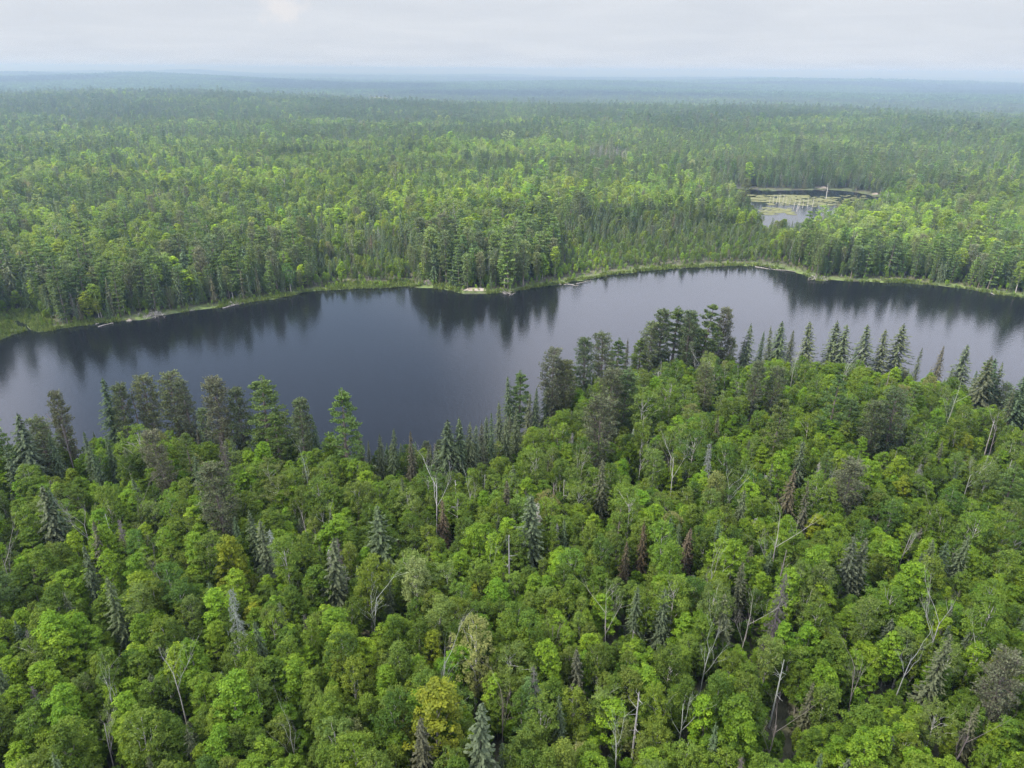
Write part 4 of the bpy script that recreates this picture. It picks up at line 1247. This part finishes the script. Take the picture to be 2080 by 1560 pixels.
GROUP = {'maple': 'maples of the forest', 'birch': 'birches of the forest', 'aspen': 'aspens of the forest', 'spruce': 'spruces of the forest', 'white': 'pines of the forest',
         'grey': 'pines of the forest', 'snag': 'dead trees of the forest'}
first = {}
rngo = np.random.default_rng(11)
for t in sorted(T, key=lambda a: a['r']):
    sp = t['sp']; nm, cat = KIND[sp]
    bh = BASE_H[sp]
    s = t['h'] / bh
    wv = rngo.uniform(0.86, 1.14)
    if sp == 'spruce': wv *= 1.2 if (t['mark'] and t['lab'] and t['h'] > 12.5) else 0.80
    if sp == 'white' and t['mark']: wv *= 1.25
    if sp in ('maple', 'birch', 'aspen') and t['r'] > 178: wv *= 1.15
    rz = rngo.random() * 6.283
    tilt = rngo.normal(size=2) * (0.025 if sp != 'snag' else 0.02)
    if t['lab'].startswith('leaning dead'): tilt = np.array([0.0, -0.5]); rz = 0
    loc = (float(t['x']), float(t['y']), float(t['z']))
    col = np.array(t['tint']) * rngo.uniform(0.86, 1.14) * (1 + rngo.normal(size=3) * 0.04) * far_light(sp, np.array([t['x']]), np.array([t['y']]))[0]
    if sp == 'snag':
        k = t['sub'] or ['forked', 'forked', 'pole', 'conifer'][int(rngo.integers(4))]
        me = SNAG[k][int(rngo.integers(len(SNAG[k])))]
        if (nm, me.name) not in first:
            o = first[nm, me.name] = add(nm, me)
        else:
            o = first[nm, me.name].copy(); COL.objects.link(o)
        hh = 9.5 if k == 'forked' else 12.0
        if k == 'conifer': col = col * 0.62
        o.scale = (t['h'] / hh,) * 3
        o['tint'] = [float(c) for c in col]
    elif t['r'] > 178:
        L = PROTO[sp, 1]
        me = L[int(rngo.integers(len(L)))]
        if (nm, me.name) not in first:
            o = first[nm, me.name] = add(nm, me)
        else:
            o = first[nm, me.name].copy(); COL.objects.link(o)
        o.scale = (s * wv, s * wv, s)
        o['tint'] = [float(c) for c in col]
    else:
        i = int(rngo.integers(len(VAR[sp, 0])))
        if (nm, sp, i) not in first:
            o = add(nm, None)
            a = add('trunk', VAR[sp, 0][i][0], o); b = add('crown', VAR[sp, 0][i][1], o)
            first[nm, sp, i] = (o, a, b)
        else:
            o0, a0, b0 = first[nm, sp, i]
            o = o0.copy(); a = a0.copy(); b = b0.copy()
            for q in (o, a, b): COL.objects.link(q)
            a.parent = o; b.parent = o
        o.scale = (s * wv, s * wv, s * (1.0 if t['mark'] else rngo.uniform(0.88, 1.16)))
        b['tint'] = [float(c) for c in col]
    o.location = loc
    o.rotation_euler = (tilt[0], tilt[1], rz)
    o['label'] = t['lab']; o['category'] = cat; o['group'] = GROUP[sp]

# ------------------------------------------------------------------ the rest of the forest: masses nobody could count
_protocol = {}


def proto_collection(key, meshes):
    if key in _protocol: return _protocol[key]
    c = bpy.data.collections.new('shapes ' + key)
    for i, me in enumerate(meshes):
        o = bpy.data.objects.new(f'{i:02d} {key}', me)
        c.objects.link(o)
    _protocol[key] = c
    return c


def scatter(name, coll, nvar, x, y, z, sc, rz, var, tint, label=None, cat=None, kind='stuff'):
    n = len(x)
    me = bpy.data.meshes.new(name)
    me.vertices.add(n)
    me.vertices.foreach_set('co', np.stack([x, y, z], -1).astype(np.float32).ravel())
    for k, a, ty in (('vi', var, 'INT'), ('rz', rz, 'FLOAT')):
        at = me.attributes.new(k, ty, 'POINT')
        at.data.foreach_set('value', np.asarray(a, np.int32 if ty == 'INT' else np.float32))
    at = me.attributes.new('sc', 'FLOAT_VECTOR', 'POINT'); at.data.foreach_set('vector', np.asarray(sc, np.float32).ravel())
    at = me.attributes.new('tint', 'FLOAT_VECTOR', 'POINT'); at.data.foreach_set('vector', np.asarray(tint, np.float32).ravel())
    me.update()
    o = add(name, me, kind=kind)
    if label: o['label'] = label
    if cat: o['category'] = cat
    ng = bpy.data.node_groups.new(name, 'GeometryNodeTree')
    ng.interface.new_socket('Geometry', in_out='INPUT', socket_type='NodeSocketGeometry')
    ng.interface.new_socket('Geometry', in_out='OUTPUT', socket_type='NodeSocketGeometry')
    L = ng.links.new
    gi = ng.nodes.new('NodeGroupInput'); go = ng.nodes.new('NodeGroupOutput')
    m2p = ng.nodes.new('GeometryNodeMeshToPoints')
    ip = ng.nodes.new('GeometryNodeInstanceOnPoints')
    ci = ng.nodes.new('GeometryNodeCollectionInfo')
    ci.inputs['Collection'].default_value = coll
    ci.inputs['Separate Children'].default_value = True
    ci.inputs['Reset Children'].default_value = True

    def na(nm, ty):
        q = ng.nodes.new('GeometryNodeInputNamedAttribute'); q.data_type = ty; q.inputs['Name'].default_value = nm
        return q.outputs['Attribute']
    cx = ng.nodes.new('ShaderNodeCombineXYZ')
    L(na('rz', 'FLOAT'), cx.inputs['Z'])
    L(gi.outputs[0], m2p.inputs['Mesh'])
    L(m2p.outputs[0], ip.inputs['Points'])
    L(ci.outputs[0], ip.inputs['Instance'])
    ip.inputs['Pick Instance'].default_value = True
    L(na('vi', 'INT'), ip.inputs['Instance Index'])
    L(cx.outputs[0], ip.inputs['Rotation'])
    L(na('sc', 'FLOAT_VECTOR'), ip.inputs['Scale'])
    L(ip.outputs[0], go.inputs[0])
    md = o.modifiers.new('scatter', 'NODES')
    md.node_group = ng
    return o


def tint_array(sp, n, rng, x, y):
    L = TINT[sp]
    med = vnoise(x / 40, y / 40, 77) * 0.6 + 0.4 * vnoise(x / 160, y / 160, 78)
    w = np.array([t[2] for t in L], float)
    Wt = np.tile(w, (n, 1))
    if sp == 'maple': Wt = Wt * np.stack([.4 + 1.6 * med, np.ones(n), 1.5 - 1.2 * med, .06 * med], -1)
    if sp == 'birch': Wt = Wt * np.stack([np.ones(n), np.ones(n), 1.6 - 1.2 * med, np.full(n, .4)], -1)
    if sp == 'spruce': Wt = Wt * np.array([1, .6, .4, .06])
    if sp == 'grey': Wt = Wt * np.array([1, .2, 1])
    Wt /= Wt.sum(1, keepdims=True)
    i = (Wt.cumsum(1) > rng.random(n)[:, None]).argmax(1)
    C = np.array([t[1] for t in L])[i]
    return C * rng.uniform(0.82, 1.18, (n, 1)) * (1 + rng.normal(size=(n, 3)) * 0.04) * far_light(sp, x, y)


rest = ~single
FN = {'maple': 'maple_woods', 'aspen': 'aspen_woods', 'birch': 'birch_woods', 'spruce': 'spruce_woods', 'white': 'white_pine_woods', 'grey': 'grey_pine_woods', 'snag': 'dead_tree_woods'}
allsnag = SNAG['forked'] + SNAG['pole'] + SNAG['conifer']
for si, sp in enumerate(SPN):
    if sp == 'snag':
        meshes = allsnag; lods = [0] * len(meshes)
        k = rest & (W['sp'] == si)
        n = int(k.sum())
        rng = np.random.default_rng(900 + si)
        var = rng.integers(0, len(meshes), n)
    else:
        meshes = PROTO[sp, 0][:5] + PROTO[sp, 1] + PROTO[sp, 2]
        n0, n1, n2 = len(PROTO[sp, 0][:5]), len(PROTO[sp, 1]), len(PROTO[sp, 2])
        k = rest & (W['sp'] == si)
        n = int(k.sum())
        rng = np.random.default_rng(900 + si)
        r = W['r'][k]
        rnd = rng.random(n)
        var = np.where(r < 170, (rnd * n0).astype(int), np.where(r < 520, n0 + (rnd * n1).astype(int), n0 + n1 + (rnd * n2).astype(int)))
    c = proto_collection(FN[sp], meshes)
    s = W['h'][k] / BASE_H[sp]
    wv = rng.uniform(0.88, 1.15, n) * (np.where(W['r'][k] > 178, 1.15, 1.0) if sp in ('maple', 'birch', 'aspen') else 0.85 if sp == 'spruce' else 1.0) * np.where(W['r'][k] > 720, 1.2, 1.0) * np.where(W['r'][k] > 1400, 1.25, 1.0)
    x, y = W['x'][k], W['y'][k]
    scatter(FN[sp], c, len(meshes), x, y, W['z'][k], np.stack([s * wv, s * wv, s], -1), rng.random(n) * 6.283, var, tint_array(sp, n, rng, x, y))

# saplings and bushes that close the gaps of the canopy
x, y = hexgrid(24, 420, -0.98, 0.98, 2.3, 300)
d = shore_d(x, y); r = np.hypot(x, y)
k = (d > np.where(r < 175, 1.2, 0.7)) & ((r < 175) | (np.abs(np.arctan2(x, y)) < 0.78))
x, y, d, r = x[k], y[k], d[k], r[k]
n = len(x); rng = np.random.default_rng(301)
hh = rng.uniform(0.14, 0.34, n) * np.where(d < 5, 0.55, 1.0)
isb = rng.random(n) < 0.75
ub = PROTO['maple', 1] + PROTO['birch', 1]
c = proto_collection('undergrowth', ub)
tu = tint_array('maple', n, rng, x, y) * np.array([.8, .85, .9])
scatter('undergrowth', c, len(ub), x, y, ground_h(x, y, d) - 0.5 * hh, np.stack([hh * 1.3, hh * 1.3, hh], -1), rng.random(n) * 6.283, rng.integers(0, len(ub), n), tu)


# woods beyond: patches of canopy
def make_patch(seed):
    rng = np.random.default_rng(seed)
    g = Geo()
    for i in range(16):
        a = rng.random() * 6.283; rr = 14 * math.sqrt(rng.random())
        px, py = rr * math.cos(a), rr * math.sin(a)
        H = rng.uniform(9, 15)
        lv = rng.random()
        if rng.random() < 0.5:
            n = 16
            t = rng.random(n)
            an = rng.random(n) * 6.283
            rad = 2.6 * (1 - t) + .2
            C = np.stack([px + np.cos(an) * rad * .7, py + np.sin(an) * rad * .7, H * (0.25 + .8 * t)], -1)
            nn = np.stack([np.cos(an), np.sin(an), np.full(n, .8)], -1)
            g.cards(C, nn, 1.9, 3.4, rng, up=np.tile([0, 0, 1.0], (n, 1)), leaf=np.clip(lv * .45 + rng.normal(size=n) * .08, 0, 1))
        else:
            n = 20
            dd = unit(rng.normal(size=(n, 3))); dd[:, 2] = np.abs(dd[:, 2])
            C = np.array([px, py, H * .6]) + dd * np.array([3.4, 3.4, H * .38])
            g.cards(C, dd + np.array([0, 0, .4]), 2.6, 2.8, rng, leaf=np.clip(.45 + lv * .5 + rng.normal(size=n) * .1, 0, 1))
    return g.mesh('canopy_patch', M_LEAF)


PATCH = [make_patch(2000 + i) for i in range(6)]
xs, ys, ss = [], [], []
for (r0, r1, s, scl, sd_) in ((2500, 4300, 21, 1.0, 401), (4200, 8000, 44, 2.0, 402)):
    x, y = hexgrid(r0, r1, -0.70, 0.70, s, sd_)
    xs.append(x); ys.append(y); ss.append(np.full(len(x), scl))
x = np.concatenate(xs); y = np.concatenate(ys); scl = np.concatenate(ss)
r = np.hypot(x, y)
k = np.ones(len(x), bool)
for (fu, fv, su, sv) in FIELDS:
    p = unproj(fu, fv); a_ = math.atan2(p[0], p[1]); r_ = math.hypot(*p)
    k &= ((np.arctan2(x, y) - a_) / su) ** 2 + ((r - r_) / (sv * r_)) ** 2 > 1
x, y, scl = x[k], y[k], scl[k]
n = len(x); rng = np.random.default_rng(403)
hu = fbm(x / 700, y / 350, 35, 3)
con = sstep(0.40, 0.60, hu)[:, None]
tu = (np.array([0.10, 0.19, 0.035]) * (1 - con) + np.array([0.05, 0.085, 0.036]) * con) * rng.uniform(.75, 1.25, (n, 1))
scatter('distant_forest', proto_collection('distant_forest', PATCH), len(PATCH), x, y, ground_h(x, y, np.full(n, 500.0)),
        np.stack([scl, scl, np.ones(n) * (0.9 + .3 * rng.random(n))], -1), rng.random(n) * 6.283, rng.integers(0, len(PATCH), n), tu)
print('patches', n)

# ------------------------------------------------------------------ shore: sedge, rock, logs
def tuft(seed):
    rng = np.random.default_rng(seed)
    g = Geo()
    n = 34
    a = rng.random(n) * 6.283; rr = 0.55 * np.sqrt(rng.random(n))
    h = rng.uniform(.35, .9, n)
    C = np.stack([np.cos(a) * rr, np.sin(a) * rr, h * .45], -1)
    nn = np.stack([np.cos(a * 3), np.sin(a * 3), np.full(n, .5)], -1)
    g.cards(C, nn, 0.16, h * 1.1, rng, up=np.tile([0, 0, 1.0], (n, 1)) + rng.normal(size=(n, 3)) * .35)
    return g.mesh('sedge_tuft', M_LEAF)


x, y = hexgrid(95, 460, -0.80, 0.80, 0.95, 500)
d = shore_d(x, y)
wid = np.maximum(0, fbm(x / 11, y / 11, 51, 3) - 0.36) * 11
uu, vv, _ = proj(x, y, np.zeros(len(x)))
wid = wid + np.where((uu > 660) & (uu < 840) & (vv < 640), 4.5, 0) + np.where((uu < 110) & (vv < 700), 5.0, 0) + np.where((uu > 1150) & (uu < 1580) & (vv < 600), 1.5, 0)
wid = np.where(vv < 480, wid * .5, wid)
k = (d > -0.25) & (d < wid) & (np.hypot(x, y) > 150)
k &= ~((np.abs(uu - 962) < 26) & (vv < 640) & (vv > 560)) & ~((np.abs(uu - 870) < 12) & (vv > 560) & (vv < 600))
x, y, d = x[k], y[k], d[k]
n = len(x); rng = np.random.default_rng(501)
s = rng.uniform(.6, 1.4, n)
cl = vnoise(x / 4, y / 4, 55)[:, None]
tu = (np.array([.100, .155, .028]) * cl + np.array([.170, .220, .050]) * (1 - cl)) * rng.uniform(.85, 1.2, (n, 1))
scatter('shore_sedge', proto_collection('shore_sedge', [tuft(i) for i in range(4)]), 4, x, y, ground_h(x, y, d) - .03, np.stack([s, s, s], -1), rng.random(n) * 6.283, rng.integers(0, 4, n), tu)
print('sedge', n)

M_ROCK = mat_bark('rock_pale', (0.19, 0.155, 0.12), (0.36, 0.32, 0.27), (.7, .7, .7))
M_ROCK2 = mat_bark('rock_brown', (0.13, 0.11, 0.085), (0.26, 0.225, 0.185), (.7, .7, .7))
M_LOG = mat_bark('log_grey', (0.17, 0.155, 0.14), (0.40, 0.375, 0.34), (3, 3, 3))


def rock(name, u, v, rx, ry, rz_, mat, label, seed):
    p = unproj(u, v)
    rng = np.random.default_rng(seed)
    m, k = 22, 40
    V = []
    for i in range(m):
        f = i / (m - 1)
        for j in range(k):
            a = j / k * 2 * math.pi
            x_, y_ = math.cos(a) * f, math.sin(a) * f
            V.append((x_, y_, 0))
    V = np.array(V)
    nz = fbm(V[:, 0] * 2.2 + seed, V[:, 1] * 2.2, seed, 4)
    rr = np.hypot(V[:, 0], V[:, 1])
    edge = 1 + 0.5 * (fbm(V[:, 0] / (rr + .01) * 1.3 + seed, V[:, 1] / (rr + .01) * 1.3, seed + 5, 2) - .5)
    V[:, :2] *= edge[:, None]
    V[:, 2] = (1 - rr ** 2.2) * (0.45 + 0.9 * nz) - 0.25 * rr
    V *= np.array([rx, ry, rz_])
    i = np.arange(m - 1)[:, None] * k; j = np.arange(k)[None, :]; j2 = (j + 1) % k
    F = np.stack([i + j, i + k + j, i + k + j2, i + j2], -1).reshape(-1, 4)
    me = mesh_from(name, V, F, [mat], smooth=False)
    add(name, me, label=label, cat='rock', loc=(p[0], p[1], max(0.05, float(ground_h(p[0], p[1])))))


rock('rock_outcrop', 966, 590, 4.2, 1.9, 0.55, M_ROCK, 'pale bare rock slab sloping into the lake on the far shore', 3)
rock('rock_outcrop', 872, 577, 2.0, 1.5, 1.0, M_ROCK2, 'brownish bare bank with rock left of the pale slab', 5)
rock('rock_outcrop', 1668, 383, 4.0, 2.0, 1.0, M_ROCK2, 'low bare boulder outcrop on the far side of the weedy pond', 8)
rock('rock_outcrop', 1778, 396, 2.5, 1.5, .7, M_ROCK, 'small pale rock at the right end of the weedy pond', 9)
rock('rock_outcrop', 262, 651, 0.9, 0.6, 0.5, M_ROCK, 'small pale stone at the far waterline left of the brush pile', 12)


def log(u0, v0, u1, v1, rad, label, seed, z=0.1, stubs=5):
    a = unproj(u0, v0, z); b = unproj(u1, v1, z)
    rng = np.random.default_rng(seed)
    g = Geo()
    p0 = np.array([0, 0, 0.0]); p1 = np.array([b[0] - a[0], b[1] - a[1], 0.15])
    P = bent(p0, p1, rng, 6, 0.02)
    g.tube(P, np.linspace(rad, rad * .45, 6), 7)
    for i in range(stubs):
        f = rng.uniform(.25, 1); q = p0 + (p1 - p0) * f
        e = q + unit(rng.normal(size=3) * np.array([1, 1, .6]) + [0, 0, .4]) * rng.uniform(.4, 1.5)
        g.tube(bent(q, e, rng, 4), np.linspace(rad * .35, .02, 4), 4)
    add('fallen_log', g.mesh('fallen_log', M_LOG, True), label=label, cat='log', group='logs along the far shore', loc=(a[0], a[1], z))


log(199, 664, 231, 657, .16, 'straight pale log floating off the left far shore', 1)
log(194, 659, 201, 658, .14, 'short stub of log beside the straight floating log', 2, stubs=1)
log(452, 626, 480, 619, .20, 'pale log lying on the bank left of its neighbour stub', 3)
log(466, 621, 492, 617, .16, 'thin pale log right of the pale bank log', 4)
log(370, 634, 396, 630, .15, 'grey log lying along the water right of the brush pile', 5)
log(1135, 577, 1176, 581, .15, 'long thin log floating below the pines right of the rock', 6, stubs=2)
log(1534, 542, 1616, 553, .17, 'long log lying along the head of the bay', 7, stubs=3)
log(2006, 592, 2020, 600, .18, 'short pale log slanting into water under the right pines', 8, stubs=2)
log(1160, 578, 1200, 571, .14, 'slim log hugging the sedge right of the thin floating log', 9, stubs=2)


def pile(u, v, n, wid, label, seed, ln=2.6, hgt=1.0):
    p = unproj(u, v)
    rng = np.random.default_rng(seed)
    g = Geo()
    for i in range(n):
        c = rng.normal(size=3) * np.array([wid, wid * .5, .25]); c[2] = abs(c[2]) * hgt + .12
        d = unit(rng.normal(size=3) * np.array([1, 1, .45])) * rng.uniform(.5, 1) * ln
        if c[2] + d[2] < .05: d[2] = -d[2]
        P = bent(c - d * .4, c + d * .6, rng, 5, .07)
        P[:, 2] = np.maximum(P[:, 2], .0)
        g.tube(P, np.linspace(rng.uniform(.05, .11), .02, 5), 5)
        for j in range(3):
            q = P[2] + (P[4] - P[2]) * rng.random()
            g.tube(bent(q, q + unit(rng.normal(size=3)) * .8, rng, 3), [.03, .02, .008], 3)
    add('driftwood_pile', g.mesh('driftwood_pile', M_LOG, True), label=label, cat='driftwood', loc=(p[0], p[1], .05))


pile(312, 643, 42, 2.0, 'tangled grey brush pile at the waterline on the left far shore', 21, 3.0, 1.6)
pile(1662, 568, 36, 1.3, 'bleached driftwood heap on the point of the right far shore', 22, 2.6, 1.6)
pile(1030, 597, 16, 1.2, 'white fallen branches in the water right of the pale rock', 23, 2.6, .8)
pile(478, 619, 14, 1.1, 'few scattered branches by the two bank logs', 24, 2.0, .6)

# pond: floating weed mats and drowned trunks
M_WEED = mat_bark('pond_weed', (0.075, 0.085, 0.024), (0.150, 0.150, 0.046), (.6, .6, .6))
rng = np.random.default_rng(61)
V, F, n0 = [], [], 0
F3 = []
cand = []
for (u0, u1, v0, v1, num, s0, s1) in ((1522, 1640, 396, 410, 110, .6, 2.6), (1560, 1690, 402, 418, 130, .4, 1.6), (1640, 1760, 397, 420, 110, .3, 1.4), (1545, 1610, 422, 436, 60, .5, 2)):
    for i in range(num):
        cand.append((rng.uniform(u0, u1), rng.uniform(v0, v1), rng.uniform(s0, s1)))
for i, (u, v, s) in enumerate(cand):
    p = unproj(u, v)
    if poly_sd(POND, np.array([p[0]]), np.array([p[1]]))[0] > -1.0: continue
    k = 18
    a = np.arange(k) / k * 6.283
    rr = s * (0.65 + 0.7 * fbm(np.cos(a) * 1.3 + i * 7.1, np.sin(a) * 1.3, 71, 3))
    zt = 0.03 + 0.0004 * (i % 97)
    ring = np.stack([p[0] + np.cos(a) * rr * 1.3, p[1] + np.sin(a) * rr, np.full(k, zt)], -1)
    low = ring.copy(); low[:, 2] = -0.05
    V.append(ring); V.append(low)
    F.append((np.arange(k) + n0)[None, :])
    j = np.arange(k)
    F3.append(np.stack([n0 + j, n0 + k + j, n0 + k + (j + 1) % k, n0 + (j + 1) % k], -1))
    n0 += 2 * k
me = mesh_from('pond_weed', np.concatenate(V), [np.concatenate(F), np.concatenate(F3)], [M_WEED])
add('pond_weed', me, kind='stuff')
pl = ['pale drowned trunk standing in the weedy pond']
for i, (u, v, h) in enumerate([(1563, 412, 4), (1570, 413, 5), (1577, 414, 4.5), (1583, 412, 5.5), (1590, 413, 5), (1596, 413, 4), (1604, 415, 3.5), (1678, 404, 9), (1612, 425, 5), (1622, 424, 6), (1630, 423, 5), (1640, 421, 5.5), (1618, 430, 5), (1650, 420, 5)]):
    p = unproj(u, v)
    me = SNAG['pole'][i % 4]
    o = add('dead_tree', me)
    o.location = (p[0], p[1], -.3); o.scale = (1.3 * h / 12 + .3, 1.3 * h / 12 + .3, h / 12); o.rotation_euler = (0, 0, i * 1.7)
    o['tint'] = [.6, .57, .53]
    o['label'] = pl[0] + (' taller than all the rest' if h == 9 else ' among others like it'); o['category'] = 'dead tree'; o['group'] = 'drowned trunks in the pond' if h != 9 else 'tallest drowned trunk'

# ------------------------------------------------------------------ air
HZ = 24600.0
hv = np.array([(sx * HZ, sy, sz) for sx in (-1, 1) for sy in (-24600.0, 24600.0) for sz in (-62.0, 78.0)])
hf_ = np.array([(0, 1, 3, 2), (4, 6, 7, 5), (0, 4, 5, 1), (2, 3, 7, 6), (0, 2, 6, 4), (1, 5, 7, 3)])
hm = bpy.data.materials.new('haze')
hm.use_nodes = True
nt = hm.node_tree; nt.nodes.clear()
o_ = N(nt, 'ShaderNodeOutputMaterial')
pv = N(nt, 'ShaderNodeVolumePrincipled')
pv.inputs['Color'].default_value = (0.50, 0.72, 1.0, 1)
pv.inputs['Absorption Color'].default_value = (.62, .80, .98, 1)
pv.inputs['Density'].default_value = 0.00046
pv.inputs['Anisotropy'].default_value = 0.74
nt.links.new(pv.outputs[0], o_.inputs['Volume'])
add('haze', mesh_from('haze', hv, hf_, [hm]), kind='stuff')

# ------------------------------------------------------------------ added clouds: thin layer with gaps, out of view, put in to shade parts of the land
CZ = 700.0


def shade_cloud(cx, cy, rx, ry, cell, seed, thr, holes=()):
    gx = np.arange(cx - rx * 1.5, cx + rx * 1.5, cell); gy = np.arange(cy - ry * 1.5, cy + ry * 1.5, cell)
    X, Y = np.meshgrid(gx, gy)
    f = 1.15 - np.hypot((X - cx) / rx, (Y - cy) / ry) + (fbm(X / (rx * .45), Y / (ry * .45), seed, 4) - 0.5) * 1.3
    for (hx, hy, hr) in holes:
        f -= 1.2 * np.exp(-((X - hx) ** 2 + (Y - hy) ** 2) / hr ** 2)
    t = np.clip(f - thr, 0, 0.5)
    ok = (f > thr)
    ok = ok[:-1, :-1] & ok[1:, :-1] & ok[:-1, 1:] & ok[1:, 1:]
    ny, nx = X.shape
    off = sd / sd[2] * CZ
    i, j = np.where(ok)
    q = np.stack([i * nx + j, i * nx + j + 1, (i + 1) * nx + j + 1, (i + 1) * nx + j], -1)
    bump = fbm(X / (rx * .12), Y / (ry * .12), seed + 9, 4)
    top = np.stack([X + off[0], Y + off[1], CZ + 6 + rx * .5 * t * (.4 + bump)], -1).reshape(-1, 3)
    bot = np.stack([X + off[0], Y + off[1], CZ - rx * .1 * t], -1).reshape(-1, 3)
    V = np.concatenate([top, bot])
    F = np.concatenate([q, q[:, ::-1] + nx * ny])
    u_ = np.unique(F); rm = np.zeros(len(V), int); rm[u_] = np.arange(len(u_))
    return add('shade_cloud', mesh_from('shade_cloud', V[u_], rm[F], [M_SHADE_CLOUD], smooth=True), kind='stuff')


M_SHADE_CLOUD = bpy.data.materials.new('shade_cloud')
M_SHADE_CLOUD.use_nodes = True
nt = M_SHADE_CLOUD.node_tree; nt.nodes.clear()
o_ = N(nt, 'ShaderNodeOutputMaterial')
t_ = N(nt, 'ShaderNodeBsdfTransparent')
l_ = N(nt, 'ShaderNodeBsdfTranslucent'); l_.inputs['Color'].default_value = (.9, .9, .92, 1)
m_ = N(nt, 'ShaderNodeMixShader'); m_.inputs[0].default_value = 0.22
nt.links.new(t_.outputs[0], m_.inputs[1]); nt.links.new(l_.outputs[0], m_.inputs[2]); nt.links.new(m_.outputs[0], o_.inputs['Surface'])
ridge = unproj(1690, 800); lowl = unproj(430, 1180); botm = unproj(850, 1640)
shade_cloud(10, 80, 190, 105, 6.0, 5, 0.05, [(ridge[0], ridge[1], 24), (lowl[0], lowl[1], 15), (botm[0], botm[1], 12)])
shade_cloud(700, 960, 560, 200, 25.0, 25, 0.15)
